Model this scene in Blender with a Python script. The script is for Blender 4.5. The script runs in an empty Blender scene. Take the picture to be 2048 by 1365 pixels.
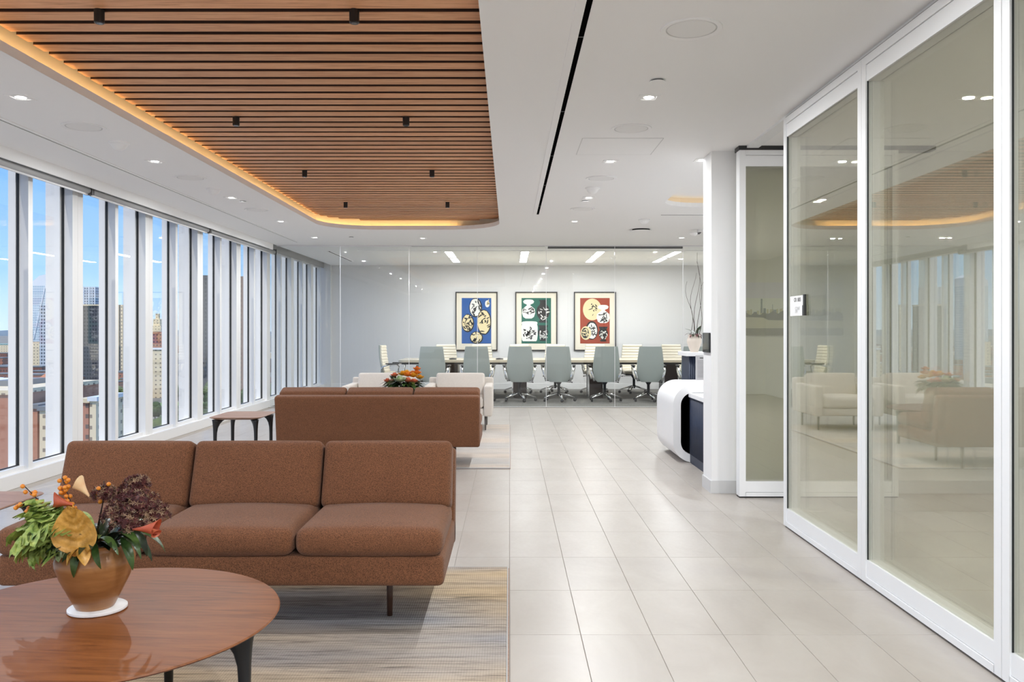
import bpy, bmesh, math, random
from mathutils import Vector, Matrix, noise as mnoise

PI = math.pi
rnd = random.Random(7)
C = bpy.context.scene.collection
SC = bpy.context.scene

# ------------------------------------------------------------------ camera
F, VX, VY, EYE = 1680.0, 1019.0, 661.0, 1.30      # focal length in px, vanishing point, eye height
cam_d = bpy.data.cameras.new('camera')
cam = bpy.data.objects.new('camera', cam_d)
C.objects.link(cam)
cam.location = (0, 0, EYE)
cam.rotation_euler = (PI / 2, 0, 0)
cam_d.sensor_width = 36.0
cam_d.lens = 36.0 * F / 2048.0
cam_d.shift_x = (1024 - VX) / 2048.0
cam_d.shift_y = (VY - 682.5) / 2048.0
cam_d.clip_start = 0.05
cam_d.clip_end = 20000
SC.camera = cam

# ------------------------------------------------------------------ world, sun, exposure
SC.view_settings.view_transform = 'Standard'
SC.view_settings.look = 'None'
SC.view_settings.gamma = 1.0
SC.view_settings.use_curve_mapping = False
SC.view_settings.exposure = 0.66
SC.cycles.max_bounces = 10
SC.cycles.diffuse_bounces = 6
SC.cycles.glossy_bounces = 5
SC.cycles.transparent_max_bounces = 32
SC.cycles.sample_clamp_indirect = 6.0
SC.cycles.caustics_reflective = False
SC.cycles.caustics_refractive = False

w = bpy.data.worlds.new('sky')
SC.world = w
w.use_nodes = True
nt = w.node_tree
nt.nodes.clear()
o_ = nt.nodes.new('ShaderNodeOutputWorld')
bg = nt.nodes.new('ShaderNodeBackground')
tc = nt.nodes.new('ShaderNodeTexCoord')
sp = nt.nodes.new('ShaderNodeSeparateXYZ')
rp = nt.nodes.new('ShaderNodeValToRGB')
nt.links.new(tc.outputs['Generated'], sp.inputs[0])
nt.links.new(sp.outputs['Z'], rp.inputs[0])
nt.links.new(rp.outputs[0], bg.inputs[0])
nt.links.new(bg.outputs[0], o_.inputs[0])
el = rp.color_ramp.elements
el[0].position = 0.0; el[0].color = (0.60, 0.79, 1.0, 1)
el[1].position = 1.0; el[1].color = (0.12, 0.30, 0.80, 1)
e = el.new(0.06); e.color = (0.37, 0.65, 1.0, 1)
e = el.new(0.20); e.color = (0.20, 0.46, 0.95, 1)
bg.inputs[1].default_value = 0.80

sun_d = bpy.data.lights.new('sun', 'SUN')
sun_d.energy = 2.3
sun_d.color = (1.0, 0.93, 0.82)
sun_d.angle = 0.01
sun = bpy.data.objects.new('sun', sun_d)
C.objects.link(sun)
sun.rotation_euler = Vector((0.28, 0.90, -1.70)).to_track_quat('-Z', 'Y').to_euler()

LAMP = 2.5     # one dimmer for all the ceiling lamps

# ------------------------------------------------------------------ room numbers (metres)
H = 2.73           # ceiling
XW = -4.06         # window base
XP = 1.817         # glass partition
YG = 14.15         # conference glass wall
YB = 18.50         # conference back wall
XR = 5.2           # far right wall
YN = -4.0          # wall behind the camera

def at(px, py, Y):
    return Vector(((px - VX) / F * Y, Y, EYE - (py - VY) / F * Y))

# ------------------------------------------------------------------ materials
MATS = {}
def srgb(r, g, b):
    f = lambda c: (c / 255 / 12.92) if c <= 10.3 else ((c / 255 + 0.055) / 1.055) ** 2.4
    return (f(r), f(g), f(b), 1)

def mat(name, col, rough=0.6, metal=0.0, spec=0.5, emit=None, estr=0.0, coat=0.0):
    m = bpy.data.materials.new(name)
    m.use_nodes = True
    p = m.node_tree.nodes['Principled BSDF']
    p.inputs['Base Color'].default_value = col
    p.inputs['Roughness'].default_value = rough
    p.inputs['Metallic'].default_value = metal
    p.inputs['Specular IOR Level'].default_value = spec
    p.inputs['Coat Weight'].default_value = coat
    if emit:
        p.inputs['Emission Color'].default_value = emit
        p.inputs['Emission Strength'].default_value = estr
    MATS[name] = m
    return m

class NT:
    def __init__(self, m):
        self.m = m; self.t = m.node_tree; self.p = self.t.nodes['Principled BSDF']
    def n(self, typ, **kw):
        x = self.t.nodes.new(typ)
        for k, v in kw.items():
            setattr(x, k, v)
        return x
    def l(self, a, b):
        self.t.links.new(a, b)
    def coord(self, scale=(1, 1, 1), kind='Object', rot=(0, 0, 0)):
        c = self.n('ShaderNodeTexCoord'); mp = self.n('ShaderNodeMapping')
        mp.inputs['Scale'].default_value = scale
        mp.inputs['Rotation'].default_value = rot
        self.l(c.outputs[kind], mp.inputs[0])
        return mp.outputs[0]
    def noise(self, vec, scale, detail=4, rough=0.6, dist=0.0):
        x = self.n('ShaderNodeTexNoise')
        x.inputs['Scale'].default_value = scale
        x.inputs['Detail'].default_value = detail
        x.inputs['Roughness'].default_value = rough
        x.inputs['Distortion'].default_value = dist
        self.l(vec, x.inputs['Vector'])
        return x.outputs['Fac']
    def ramp(self, fac, stops):
        r = self.n('ShaderNodeValToRGB')
        e = r.color_ramp.elements
        e[0].position, e[0].color = stops[0]
        e[1].position, e[1].color = stops[-1]
        for s in stops[1:-1]:
            q = e.new(s[0]); q.color = s[1]
        self.l(fac, r.inputs[0])
        return r.outputs[0]
    def bump(self, h, strength=0.3, dist=0.01):
        b = self.n('ShaderNodeBump')
        b.inputs['Strength'].default_value = strength
        b.inputs['Distance'].default_value = dist
        self.l(h, b.inputs['Height'])
        self.l(b.outputs[0], self.p.inputs['Normal'])
    def mix(self, fac, a, b, typ='MIX'):
        x = self.n('ShaderNodeMix', data_type='RGBA', blend_type=typ)
        if isinstance(fac, (int, float)): x.inputs[0].default_value = fac
        else: self.l(fac, x.inputs[0])
        for s, v in ((6, a), (7, b)):
            if isinstance(v, tuple): x.inputs[s].default_value = v
            else: self.l(v, x.inputs[s])
        return x.outputs[2]
    def math(self, op, a, b=0.0):
        x = self.n('ShaderNodeMath', operation=op)
        for s, v in ((0, a), (1, b)):
            if isinstance(v, (int, float)): x.inputs[s].default_value = v
            else: self.l(v, x.inputs[s])
        return x.outputs[0]
    def color(self, c): self.l(c, self.p.inputs['Base Color'])

mat('white_paint', (0.92, 0.92, 0.92, 1), 0.75, spec=0.25)
mat('grille', (0.86, 0.86, 0.855, 1), 0.9, spec=0.1)
mat('wall_white', (0.84, 0.84, 0.84, 1), 0.8, spec=0.2)
mat('wall_grey', (0.76, 0.755, 0.755, 1), 0.85, spec=0.2)
mat('side_wall', (0.76, 0.63, 0.57, 1), 0.85, spec=0.2)
mat('frame_white', (0.85, 0.86, 0.87, 1), 0.4)
mat('frame_silver', (0.80, 0.80, 0.81, 1), 0.35, metal=0.25)
mat('mullion', (0.80, 0.80, 0.80, 1), 0.45)
mat('stone_white', (0.84, 0.84, 0.85, 1), 0.35)
mat('base_stone', (0.62, 0.62, 0.62, 1), 0.6)
mat('gasket', (0.012, 0.014, 0.016, 1), 0.6)
mat('black_metal', (0.013, 0.013, 0.014, 1), 0.38)
mat('black_void', (0.004, 0.004, 0.004, 1), 0.9, spec=0.0)
mat('grey_shade', (0.46, 0.46, 0.46, 1), 0.6)
mat('dark_trim', (0.12, 0.12, 0.125, 1), 0.5)
mat('chrome', (0.82, 0.83, 0.84, 1), 0.12, metal=1.0)
mat('steel_dark', (0.16, 0.15, 0.145, 1), 0.4, metal=0.6)
mat('black_plastic', (0.02, 0.02, 0.021, 1), 0.45)
mat('navy', (0.020, 0.030, 0.062, 1), 0.5)
mat('paper', (0.80, 0.80, 0.80, 1), 0.8)
mat('paper_grey', (0.42, 0.41, 0.42, 1), 0.7)
mat('ink', (0.03, 0.03, 0.03, 1), 0.8)
mat('ink_pale', (0.5, 0.5, 0.5, 1), 0.8)
mat('black_glass', (0.01, 0.011, 0.012, 1), 0.05)
mat('lens', (1, 1, 1, 1), 0.5, emit=(1, 0.97, 0.92, 1), estr=14.0)
mat('tube_light', (1, 1, 1, 1), 0.5, emit=(1, 0.98, 0.95, 1), estr=7.0)
mat('led_warm', (1, 0.8, 0.5, 1), 0.5, emit=(1.0, 0.62, 0.24, 1), estr=8.0)
mat('led_desk', (1, 0.8, 0.5, 1), 0.5, emit=(1.0, 0.80, 0.52, 1), estr=1.3)
mat('cove_paint', (0.86, 0.80, 0.70, 1), 0.7)
mat('leg_wood', srgb(74, 50, 38), 0.45)
mat('terracotta_pot', (0.7, 0.62, 0.54, 1), 0.8)
mat('soil', (0.03, 0.02, 0.012, 1), 0.95)
mat('table_dark', (0.035, 0.022, 0.018, 1), 0.35)

def glass(name, tint, ior=1.5, rough=0.0):
    m = bpy.data.materials.new(name); m.use_nodes = True
    t = m.node_tree; t.nodes.clear()
    out = t.nodes.new('ShaderNodeOutputMaterial')
    tr = t.nodes.new('ShaderNodeBsdfTransparent'); tr.inputs[0].default_value = tint
    gl = t.nodes.new('ShaderNodeBsdfGlossy'); gl.inputs['Roughness'].default_value = rough
    gl.inputs[0].default_value = (1, 1, 1, 1)
    fr = t.nodes.new('ShaderNodeFresnel')
    ge = t.nodes.new('ShaderNodeNewGeometry')
    mr = t.nodes.new('ShaderNodeMapRange')      # same Fresnel on both faces of the thin sheet
    mr.inputs['To Min'].default_value = ior; mr.inputs['To Max'].default_value = 1 / ior
    mx = t.nodes.new('ShaderNodeMixShader')
    t.links.new(ge.outputs['Backfacing'], mr.inputs[0])
    t.links.new(mr.outputs[0], fr.inputs[0])
    t.links.new(fr.outputs[0], mx.inputs[0])
    t.links.new(tr.outputs[0], mx.inputs[1]); t.links.new(gl.outputs[0], mx.inputs[2])
    t.links.new(mx.outputs[0], out.inputs[0])
    MATS[name] = m
glass('glass_clear', (0.985, 0.99, 0.99, 1), 1.35)
glass('glass_conf', (0.975, 0.985, 0.985, 1), 1.4)
glass('glass_partition', (0.925, 0.925, 0.875, 1), 2.0)

def fabric(name, c1, c2, scale=260, bump=0.35):
    m = mat(name, c1, 0.95, spec=0.15); k = NT(m)
    v = k.coord()
    n1 = k.noise(v, scale, 3, 0.7)
    n2 = k.noise(v, 9, 3)
    col = k.ramp(n1, [(0.33, c2), (0.62, c1)])
    k.color(k.mix(k.math('MULTIPLY', n2, 0.25), col, c2))
    k.bump(n1, bump, 0.004)
    k.p.inputs['Sheen Weight'].default_value = 0.12
fabric('sofa_fabric', srgb(146, 99, 70), srgb(80, 52, 37), 260, 0.7)
fabric('chair_fabric', srgb(226, 219, 210), srgb(196, 188, 180), 300)

def wood(name, c1, c2, c3, sc=(1.2, 22, 22), rough=0.4, coat=0.0, rot=0.0):
    m = mat(name, c1, rough, coat=coat, spec=0.28); k = NT(m)
    inf = k.n('ShaderNodeObjectInfo')
    c = k.n('ShaderNodeTexCoord'); mp = k.n('ShaderNodeMapping')
    mp.inputs['Scale'].default_value = sc
    mp.inputs['Rotation'].default_value = (0, 0, rot)
    add = k.n('ShaderNodeVectorMath', operation='ADD')
    mul = k.n('ShaderNodeMath', operation='MULTIPLY'); mul.inputs[1].default_value = 37.0
    k.l(inf.outputs['Random'], mul.inputs[0])
    k.l(c.outputs['Object'], add.inputs[0]); k.l(mul.outputs[0], add.inputs[1])
    k.l(add.outputs[0], mp.inputs[0])
    n1 = k.noise(mp.outputs[0], 2.0, 6, 0.65, 1.2)
    n2 = k.noise(mp.outputs[0], 9.0, 4, 0.7, 0.5)
    col = k.ramp(n1, [(0.30, c3), (0.5, c1), (0.72, c2)])
    col = k.mix(k.math('MULTIPLY', n2, 0.35), col, c3)
    hs = k.n('ShaderNodeHueSaturation')
    k.l(k.math('ADD', k.math('MULTIPLY', inf.outputs['Random'], 0.30), 0.86), hs.inputs['Value'])
    k.l(col, hs.inputs['Color'])
    k.color(hs.outputs[0])
    k.bump(n2, 0.08, 0.002)
wood('slat_wood', srgb(220, 163, 120), srgb(236, 186, 142), srgb(178, 122, 84), (1.3, 20, 20), 0.5)
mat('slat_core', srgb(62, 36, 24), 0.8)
wood('table_wood', srgb(124, 73, 37), srgb(139, 86, 46), srgb(92, 52, 25), (1.5, 16, 16), 0.42, coat=0.0, rot=0.3)
wood('side_wood', srgb(160, 124, 104), srgb(176, 142, 120), srgb(126, 92, 74), (1.8, 22, 22), 0.4)
wood('conf_top', (0.66, 0.60, 0.48, 1), (0.72, 0.67, 0.56, 1), (0.56, 0.49, 0.38, 1), (1, 14, 14), 0.25)

m = mat('tile', (0.72, 0.68, 0.64, 1), 0.34, spec=0.45); k = NT(m)
inf = k.n('ShaderNodeObjectInfo')
geo = k.n('ShaderNodeNewGeometry')
mp = k.n('ShaderNodeMapping'); mp.inputs['Scale'].default_value = (1.6, 0.9, 1); mp.inputs['Rotation'].default_value = (0, 0, 0.5)
k.l(geo.outputs['Position'], mp.inputs[0])
n1 = k.noise(mp.outputs[0], 2.2, 6, 0.6, 0.8)
n2 = k.noise(mp.outputs[0], 26, 3, 0.6)
col = k.ramp(n1, [(0.30, (0.40, 0.362, 0.328, 1)), (0.5, (0.43, 0.393, 0.358, 1)), (0.72, (0.46, 0.425, 0.39, 1))])
hs = k.n('ShaderNodeHueSaturation')
k.l(k.math('ADD', k.math('MULTIPLY', inf.outputs['Random'], 0.05), 0.975), hs.inputs['Value'])
k.l(col, hs.inputs['Color']); k.color(hs.outputs[0])
k.l(k.math('ADD', k.math('MULTIPLY', n2, 0.16), 0.25), k.p.inputs['Roughness'])
mat('grout', (0.40, 0.36, 0.32, 1), 0.9)

m = mat('carpet', (0.3, 0.3, 0.29, 1), 1.0, spec=0.05); k = NT(m)
v = k.coord()
n1 = k.noise(v, 60, 4, 0.75); n2 = k.noise(v, 1.4, 2)
col = k.ramp(n1, [(0.35, (0.14, 0.137, 0.128, 1)), (0.62, (0.32, 0.31, 0.29, 1))])
k.color(k.mix(k.math('MULTIPLY', n2, 0.3), col, (0.13, 0.13, 0.125, 1)))
k.bump(n1, 0.5, 0.01)

def rug_mat(name, warm, grey, dark, amount):
    m = mat(name, warm, 1.0, spec=0.05); k = NT(m)
    n1 = k.noise(k.coord((1.7, 34, 1)), 1.5, 5, 0.75, 0.4)
    n2 = k.noise(k.coord((0.25, 1.1, 1)), 1.3, 2, 0.5)
    n3 = k.noise(k.coord((0.5, 5, 1)), 1.3, 2, 0.5)
    base = k.mix(k.ramp(n2, [(0.42, (0, 0, 0, 1)), (0.60, (1, 1, 1, 1))]), warm, grey)
    strk = k.ramp(n1, [(0.34, (1, 1, 1, 1)), (0.53, (0, 0, 0, 1))])
    band_ = k.ramp(n3, [(0.35, (0.45, 0.45, 0.45, 1)), (0.65, (1, 1, 1, 1))])
    col = k.mix(k.math('MULTIPLY', k.math('MULTIPLY', strk, band_), amount), base, dark)
    wv = k.n('ShaderNodeTexWave'); wv.inputs['Scale'].default_value = 1.0; wv.bands_direction = 'X'; k.l(k.coord((30, 1, 1)), wv.inputs[0])
    wy = k.n('ShaderNodeTexWave'); wy.inputs['Scale'].default_value = 1.0; wy.bands_direction = 'Y'; k.l(k.coord((1, 26, 1)), wy.inputs[0])
    wt = k.math('MULTIPLY', wv.outputs['Fac'], wy.outputs['Fac'])
    k.color(k.mix(k.math('MULTIPLY', wt, 0.22), col, dark))
    k.bump(wt, 0.5, 0.004)
rug_mat('rug_near', srgb(200, 178, 148), srgb(164, 164, 168), srgb(62, 58, 58), 0.9)
rug_mat('rug_far', srgb(212, 200, 188), srgb(198, 194, 190), srgb(112, 106, 104), 0.6)

m = mat('pottery', srgb(158, 100, 56), 0.32, coat=0.2); k = NT(m)
v = k.coord((1, 1, 6)); n1 = k.noise(v, 4, 4)
k.color(k.ramp(n1, [(0.3, srgb(138, 92, 52)), (0.7, srgb(172, 122, 74))]))
k.bump(k.noise(k.coord((1, 1, 60)), 2, 2), 0.12, 0.004)

def leafm(name, c1, c2, rough=0.45, scale=18, bump=0.2):
    m = mat(name, c1, rough); k = NT(m)
    n1 = k.noise(k.coord(), scale, 4, 0.65)
    k.color(k.ramp(n1, [(0.33, c2), (0.66, c1)]))
    k.bump(n1, bump, 0.006)
leafm('kale_green', srgb(178, 192, 104), srgb(104, 134, 60), 0.55, 40, 0.6)
leafm('kale_pale', srgb(214, 226, 190), srgb(108, 142, 76), 0.55, 26, 0.4)
leafm('leaf_green', srgb(72, 100, 48), srgb(34, 58, 26), 0.3, 22)
leafm('leaf_dark', srgb(40, 60, 34), srgb(18, 30, 16), 0.35, 22)
leafm('leaf_gold', srgb(220, 168, 84), srgb(160, 116, 40), 0.35, 30, 0.25)
leafm('petal_cream', srgb(234, 206, 160), srgb(226, 176, 128), 0.5)
leafm('petal_red', srgb(196, 92, 58), srgb(150, 64, 44), 0.5)
leafm('petal_orange', srgb(238, 152, 50), srgb(216, 108, 48), 0.5)
leafm('petal_yellow', srgb(240, 190, 60), srgb(222, 152, 36), 0.5)
leafm('petal_coral', srgb(228, 136, 96), srgb(206, 104, 74), 0.5)
leafm('sedum', srgb(112, 58, 56), srgb(52, 24, 30), 0.6, 60)
leafm('sedum_tip', srgb(176, 150, 120), srgb(110, 80, 66), 0.6, 60)
leafm('berry', srgb(230, 150, 50), srgb(206, 110, 32), 0.3)
leafm('twig', srgb(70, 52, 44), srgb(34, 26, 24), 0.8)

m = mat('leather_back', (0.43, 0.475, 0.45, 1), 0.36, spec=0.5)
NT(m).bump(NT(m).noise(NT(m).coord(), 220, 3), 0.06, 0.002)
m = mat('leather_cream', (0.80, 0.74, 0.62, 1), 0.5)

# city materials (windows far away: a few pixels each)
def facade(name, wall, win, sx, sz, mortar=0.18, rough=0.6, metal=0.0):
    m = mat(name, wall, rough, metal); k = NT(m)
    v = k.n('ShaderNodeTexCoord'); s = k.n('ShaderNodeSeparateXYZ'); k.l(v.outputs['Object'], s.inputs[0])
    ax = k.math('ADD', s.outputs['X'], s.outputs['Y'])
    def cell(val, size):
        f = k.math('FRACT', k.math('DIVIDE', k.math('ADD', val, 1000.0), size))
        a = k.math('GREATER_THAN', f, mortar); b = k.math('LESS_THAN', f, 1 - mortar)
        return k.math('MULTIPLY', a, b)
    g = k.math('MULTIPLY', cell(ax, sx), cell(s.outputs['Z'], sz))
    k.color(k.mix(g, wall, win))
facade('city_brick', srgb(186, 122, 96), srgb(96, 74, 70), 3.4, 3.6, 0.30)
facade('city_brick_dark', srgb(142, 88, 72), srgb(74, 62, 62), 3.2, 3.5, 0.30)
facade('city_brick_near', srgb(196, 136, 108), srgb(190, 128, 100), 4.2, 3.8, 0.34)
facade('city_cream', srgb(240, 220, 182), srgb(150, 132, 112), 4.2, 3.9, 0.34)
facade('city_glass', srgb(232, 238, 240), srgb(176, 196, 206), 3.0, 4.0, 0.12, 0.3)
facade('city_grey_grid', srgb(206, 212, 218), srgb(96, 106, 118), 3.2, 4.0, 0.20)
facade('city_dark', srgb(84, 84, 88), srgb(48, 50, 56), 3.0, 4.0, 0.22)
facade('city_brown', srgb(150, 118, 98), srgb(70, 62, 60), 4.0, 4.0, 0.22)
mat('city_white', srgb(238, 240, 240), 0.5)
mat('city_roof_grey', srgb(126, 130, 132), 0.8)
mat('city_roof_tile', srgb(190, 122, 86), 0.8)
mat('city_roof_teal', srgb(140, 176, 168), 0.7)
leafm('city_tree', srgb(104, 120, 58), srgb(58, 76, 36), 0.9, 0.3, 0.0)
leafm('city_tree_dark', srgb(80, 98, 52), srgb(44, 60, 32), 0.9, 0.3, 0.0)
leafm('city_lawn', srgb(128, 156, 84), srgb(106, 136, 66), 0.9, 0.02, 0.0)
leafm('city_ground', srgb(150, 140, 130), srgb(104, 106, 92), 0.9, 0.012, 0.0)
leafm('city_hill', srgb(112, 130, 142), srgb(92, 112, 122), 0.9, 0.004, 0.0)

# ------------------------------------------------------------------ mesh helpers
class MB:
    def __init__(s): s.v = []; s.f = []; s.mi = []; s.cur = 0
    def add(s, vs, fs, M=None):
        b = len(s.v)
        if M is not None: vs = [M @ Vector(q) for q in vs]
        s.v.extend([tuple(q) for q in vs])
        s.f.extend([tuple(i + b for i in f) for f in fs]); s.mi.extend([s.cur] * len(fs))
        return s
    def box(s, x0, y0, z0, x1, y1, z1, M=None):
        vs = [(x0, y0, z0), (x1, y0, z0), (x1, y1, z0), (x0, y1, z0), (x0, y0, z1), (x1, y0, z1), (x1, y1, z1), (x0, y1, z1)]
        return s.add(vs, [(0, 3, 2, 1), (4, 5, 6, 7), (0, 1, 5, 4), (1, 2, 6, 5), (2, 3, 7, 6), (3, 0, 4, 7)], M)
    def prism(s, poly, a, b, axis='z', M=None):
        n = len(poly)
        if axis == 'z': lo = [(x, y, a) for x, y in poly]; hi = [(x, y, b) for x, y in poly]
        elif axis == 'x': lo = [(a, x, y) for x, y in poly]; hi = [(b, x, y) for x, y in poly]
        else: lo = [(x, b, y) for x, y in poly]; hi = [(x, a, y) for x, y in poly]
        fs = [tuple(range(n - 1, -1, -1)), tuple(range(n, 2 * n))] + [(i, (i + 1) % n, n + (i + 1) % n, n + i) for i in range(n)]
        return s.add(lo + hi, fs, M)
    def lathe(s, prof, n=24, cx=0, cy=0, M=None, cap=True):
        vs = []; fs = []
        for r, z in prof:
            for i in range(n):
                a = 2 * PI * i / n
                vs.append((cx + r * math.cos(a), cy + r * math.sin(a), z))
        for j in range(len(prof) - 1):
            for i in range(n):
                fs.append((j * n + i, j * n + (i + 1) % n, (j + 1) * n + (i + 1) % n, (j + 1) * n + i))
        if cap:
            fs.append(tuple(range(n - 1, -1, -1))); k0 = (len(prof) - 1) * n; fs.append(tuple(range(k0, k0 + n)))
        return s.add(vs, fs, M)
    def tube(s, pts, rad, n=8, M=None, cap=True, squash=1.0):
        pts = [Vector(p) for p in pts]; vs = []; fs = []
        if isinstance(rad, (int, float)): rad = [rad] * len(pts)
        up = None
        for i, p in enumerate(pts):
            t = (pts[min(i + 1, len(pts) - 1)] - pts[max(i - 1, 0)]).normalized()
            if up is None:
                up = Vector((0, 0, 1)) if abs(t.z) < 0.9 else Vector((1, 0, 0))
            sd = t.cross(up)
            if sd.length < 1e-4: sd = t.cross(Vector((0, 1, 0)))
            sd.normalize(); up = sd.cross(t).normalized()
            for q in range(n):
                a = 2 * PI * q / n
                vs.append(p + sd * math.cos(a) * rad[i] + up * math.sin(a) * rad[i] * squash)
        for j in range(len(pts) - 1):
            for i in range(n):
                fs.append((j * n + i, j * n + (i + 1) % n, (j + 1) * n + (i + 1) % n, (j + 1) * n + i))
        if cap:
            fs.append(tuple(range(n - 1, -1, -1))); k0 = (len(pts) - 1) * n; fs.append(tuple(range(k0, k0 + n)))
        return s.add(vs, fs, M)
    def rbox(s, x0, y0, z0, x1, y1, z1, r=0.02, seg=3, div=4, crown=(0, 0, 0), M=None):
        """rounded box; crown = bulge of the x, y and z faces"""
        h = [(x1 - x0) / 2, (y1 - y0) / 2, (z1 - z0) / 2]; c = [(x1 + x0) / 2, (y1 + y0) / 2, (z1 + z0) / 2]
        r = min(r, min(h) * 0.999)
        def axis(hh):
            i = hh - r; a = [-hh + r * (1 - math.cos(PI / 2 * q / seg)) for q in range(seg)]
            a += [-i + 2 * i * q / div for q in range(div + 1)]
            return a + [-q for q in reversed(a[:seg])]
        ax = [axis(q) for q in h]; idx = {}; vs = []; fs = []
        def vid(p):
            key = tuple(round(q, 6) for q in p)
            if key not in idx:
                inn = [max(-(h[q] - r), min(h[q] - r, p[q])) for q in range(3)]
                d = Vector([p[q] - inn[q] for q in range(3)])
                P = Vector(inn) + (d.normalized() * r if d.length > 1e-9 else d)
                u = [max(0, 1 - (p[q] / h[q]) ** 2) for q in range(3)]
                P.x += crown[0] * (p[0] / h[0]) * u[1] * u[2]
                P.y += crown[1] * (p[1] / h[1]) * u[0] * u[2]
                P.z += crown[2] * (p[2] / h[2]) * u[0] * u[1]
                idx[key] = len(vs); vs.append((P.x + c[0], P.y + c[1], P.z + c[2]))
            return idx[key]
        for d in range(3):
            a, b = (d + 1) % 3, (d + 2) % 3
            for sg in (-1, 1):
                for i in range(len(ax[a]) - 1):
                    for j in range(len(ax[b]) - 1):
                        q = []
                        for (ii, jj) in ((i, j), (i + 1, j), (i + 1, j + 1), (i, j + 1)):
                            p = [0, 0, 0]; p[d] = sg * h[d]; p[a] = ax[a][ii]; p[b] = ax[b][jj]; q.append(vid(p))
                        if len(set(q)) < 3: continue
                        fs.append(tuple(q) if sg > 0 else tuple(reversed(q)))
        return s.add(vs, fs, M)
    def grid(s, fn, nu, nv, M=None, thick=0.0):
        vs = [fn(i / nu, j / nv) for j in range(nv + 1) for i in range(nu + 1)]
        fs = [(j * (nu + 1) + i, j * (nu + 1) + i + 1, (j + 1) * (nu + 1) + i + 1, (j + 1) * (nu + 1) + i) for j in range(nv) for i in range(nu)]
        return s.add(vs, fs, M)
    def mesh(s, name, mats, smooth=False):
        me = bpy.data.meshes.new(name); me.from_pydata(s.v, [], s.f)
        for q in (mats if isinstance(mats, (list, tuple)) else [mats]):
            me.materials.append(MATS[q] if isinstance(q, str) else q)
        if len(me.materials) > 1: me.polygons.foreach_set('material_index', s.mi)
        me.validate(); me.update()
        bm = bmesh.new(); bm.from_mesh(me); bmesh.ops.recalc_face_normals(bm, faces=bm.faces); bm.to_mesh(me); bm.free()
        if smooth is not False:
            me.polygons.foreach_set('use_smooth', [True] * len(me.polygons))
            if smooth is not True: me.set_sharp_from_angle(angle=math.radians(smooth))
        return me
    def build(s, name, mats, parent=None, smooth=False, loc=(0, 0, 0)):
        return obj(name, s.mesh(name, mats, smooth), parent, loc)

def obj(name, me, parent=None, loc=(0, 0, 0)):
    o = bpy.data.objects.new(name, me); C.objects.link(o); o.location = loc
    if parent: o.parent = parent
    return o
def tag(o, label, cat, group=None):
    o['label'] = label; o['category'] = cat
    if group: o['group'] = group
    return o
def thing(name, label, cat, loc=(0, 0, 0), rz=0.0, group=None):
    o = obj(name, None, None, loc); o.rotation_euler = (0, 0, rz); o.empty_display_size = 0.1
    return tag(o, label, cat, group)
def struct(o):
    o['kind'] = 'structure'; return o
def B(): return MB()
def kids(o): return [c for c in bpy.data.objects if c.parent is o]
def copy_tree(o, parent=None):
    c = o.copy(); C.objects.link(c); c.parent = parent
    for ch in kids(o): copy_tree(ch, c)
    return c
def lamp(name, parent, loc, size, watt, col=(0.955, 0.985, 1.0), shape='DISK', size_y=None, spread=PI):
    d = bpy.data.lights.new(name, 'AREA'); d.shape = shape; d.size = size
    if size_y: d.size_y = size_y
    d.energy = watt * LAMP; d.color = col; d.spread = spread
    o = bpy.data.objects.new(name, d); C.objects.link(o); o.parent = parent; o.location = loc
    return o
def text(name, body, size, matn, parent, loc, rot, align='CENTER', ext=0.0004):
    cu = bpy.data.curves.new(name, 'FONT'); cu.body = body; cu.size = size; cu.align_x = align; cu.extrude = ext
    t = bpy.data.objects.new(name + '_curve', cu); C.objects.link(t)
    dg = bpy.context.evaluated_depsgraph_get()
    me = bpy.data.meshes.new_from_object(t.evaluated_get(dg)); me.name = name
    bpy.data.objects.remove(t); bpy.data.curves.remove(cu)
    me.materials.clear(); me.materials.append(MATS[matn])
    o = obj(name, me, parent, loc); o.rotation_euler = rot
    return o
def rrect(x0, y0, x1, y1, r, n=10, corners=(1, 1, 1, 1)):
    pts = []
    for (cx, cy, a0, q) in ((x1 - r, y1 - r, 0, corners[0]), (x0 + r, y1 - r, PI / 2, corners[1]), (x0 + r, y0 + r, PI, corners[2]), (x1 - r, y0 + r, 1.5 * PI, corners[3])):
        if q:
            pts += [(cx + r * math.cos(a0 + PI / 2 * i / n), cy + r * math.sin(a0 + PI / 2 * i / n)) for i in range(n + 1)]
        else:
            pts.append((cx + r * (1 if a0 in (0, 1.5 * PI) else -1), cy + r * (1 if a0 < 2 else -1)))
    return pts

# ================================================================== THE SETTING
def planar_with_holes(name, outer, holes, z, matn, parent=None):
    bm = bmesh.new(); es = []
    for loop in [outer] + holes:
        vs = [bm.verts.new((x, y, z)) for x, y in loop]
        es += [bm.edges.new((vs[i], vs[(i + 1) % len(vs)])) for i in range(len(vs))]
    bmesh.ops.triangle_fill(bm, use_beauty=True, use_dissolve=False, edges=es)
    for f in bm.faces:
        if f.normal.z > 0: f.normal_flip()
    me = bpy.data.meshes.new(name); bm.to_mesh(me); bm.free(); me.materials.append(MATS[matn])
    return obj(name, me, parent)

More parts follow.
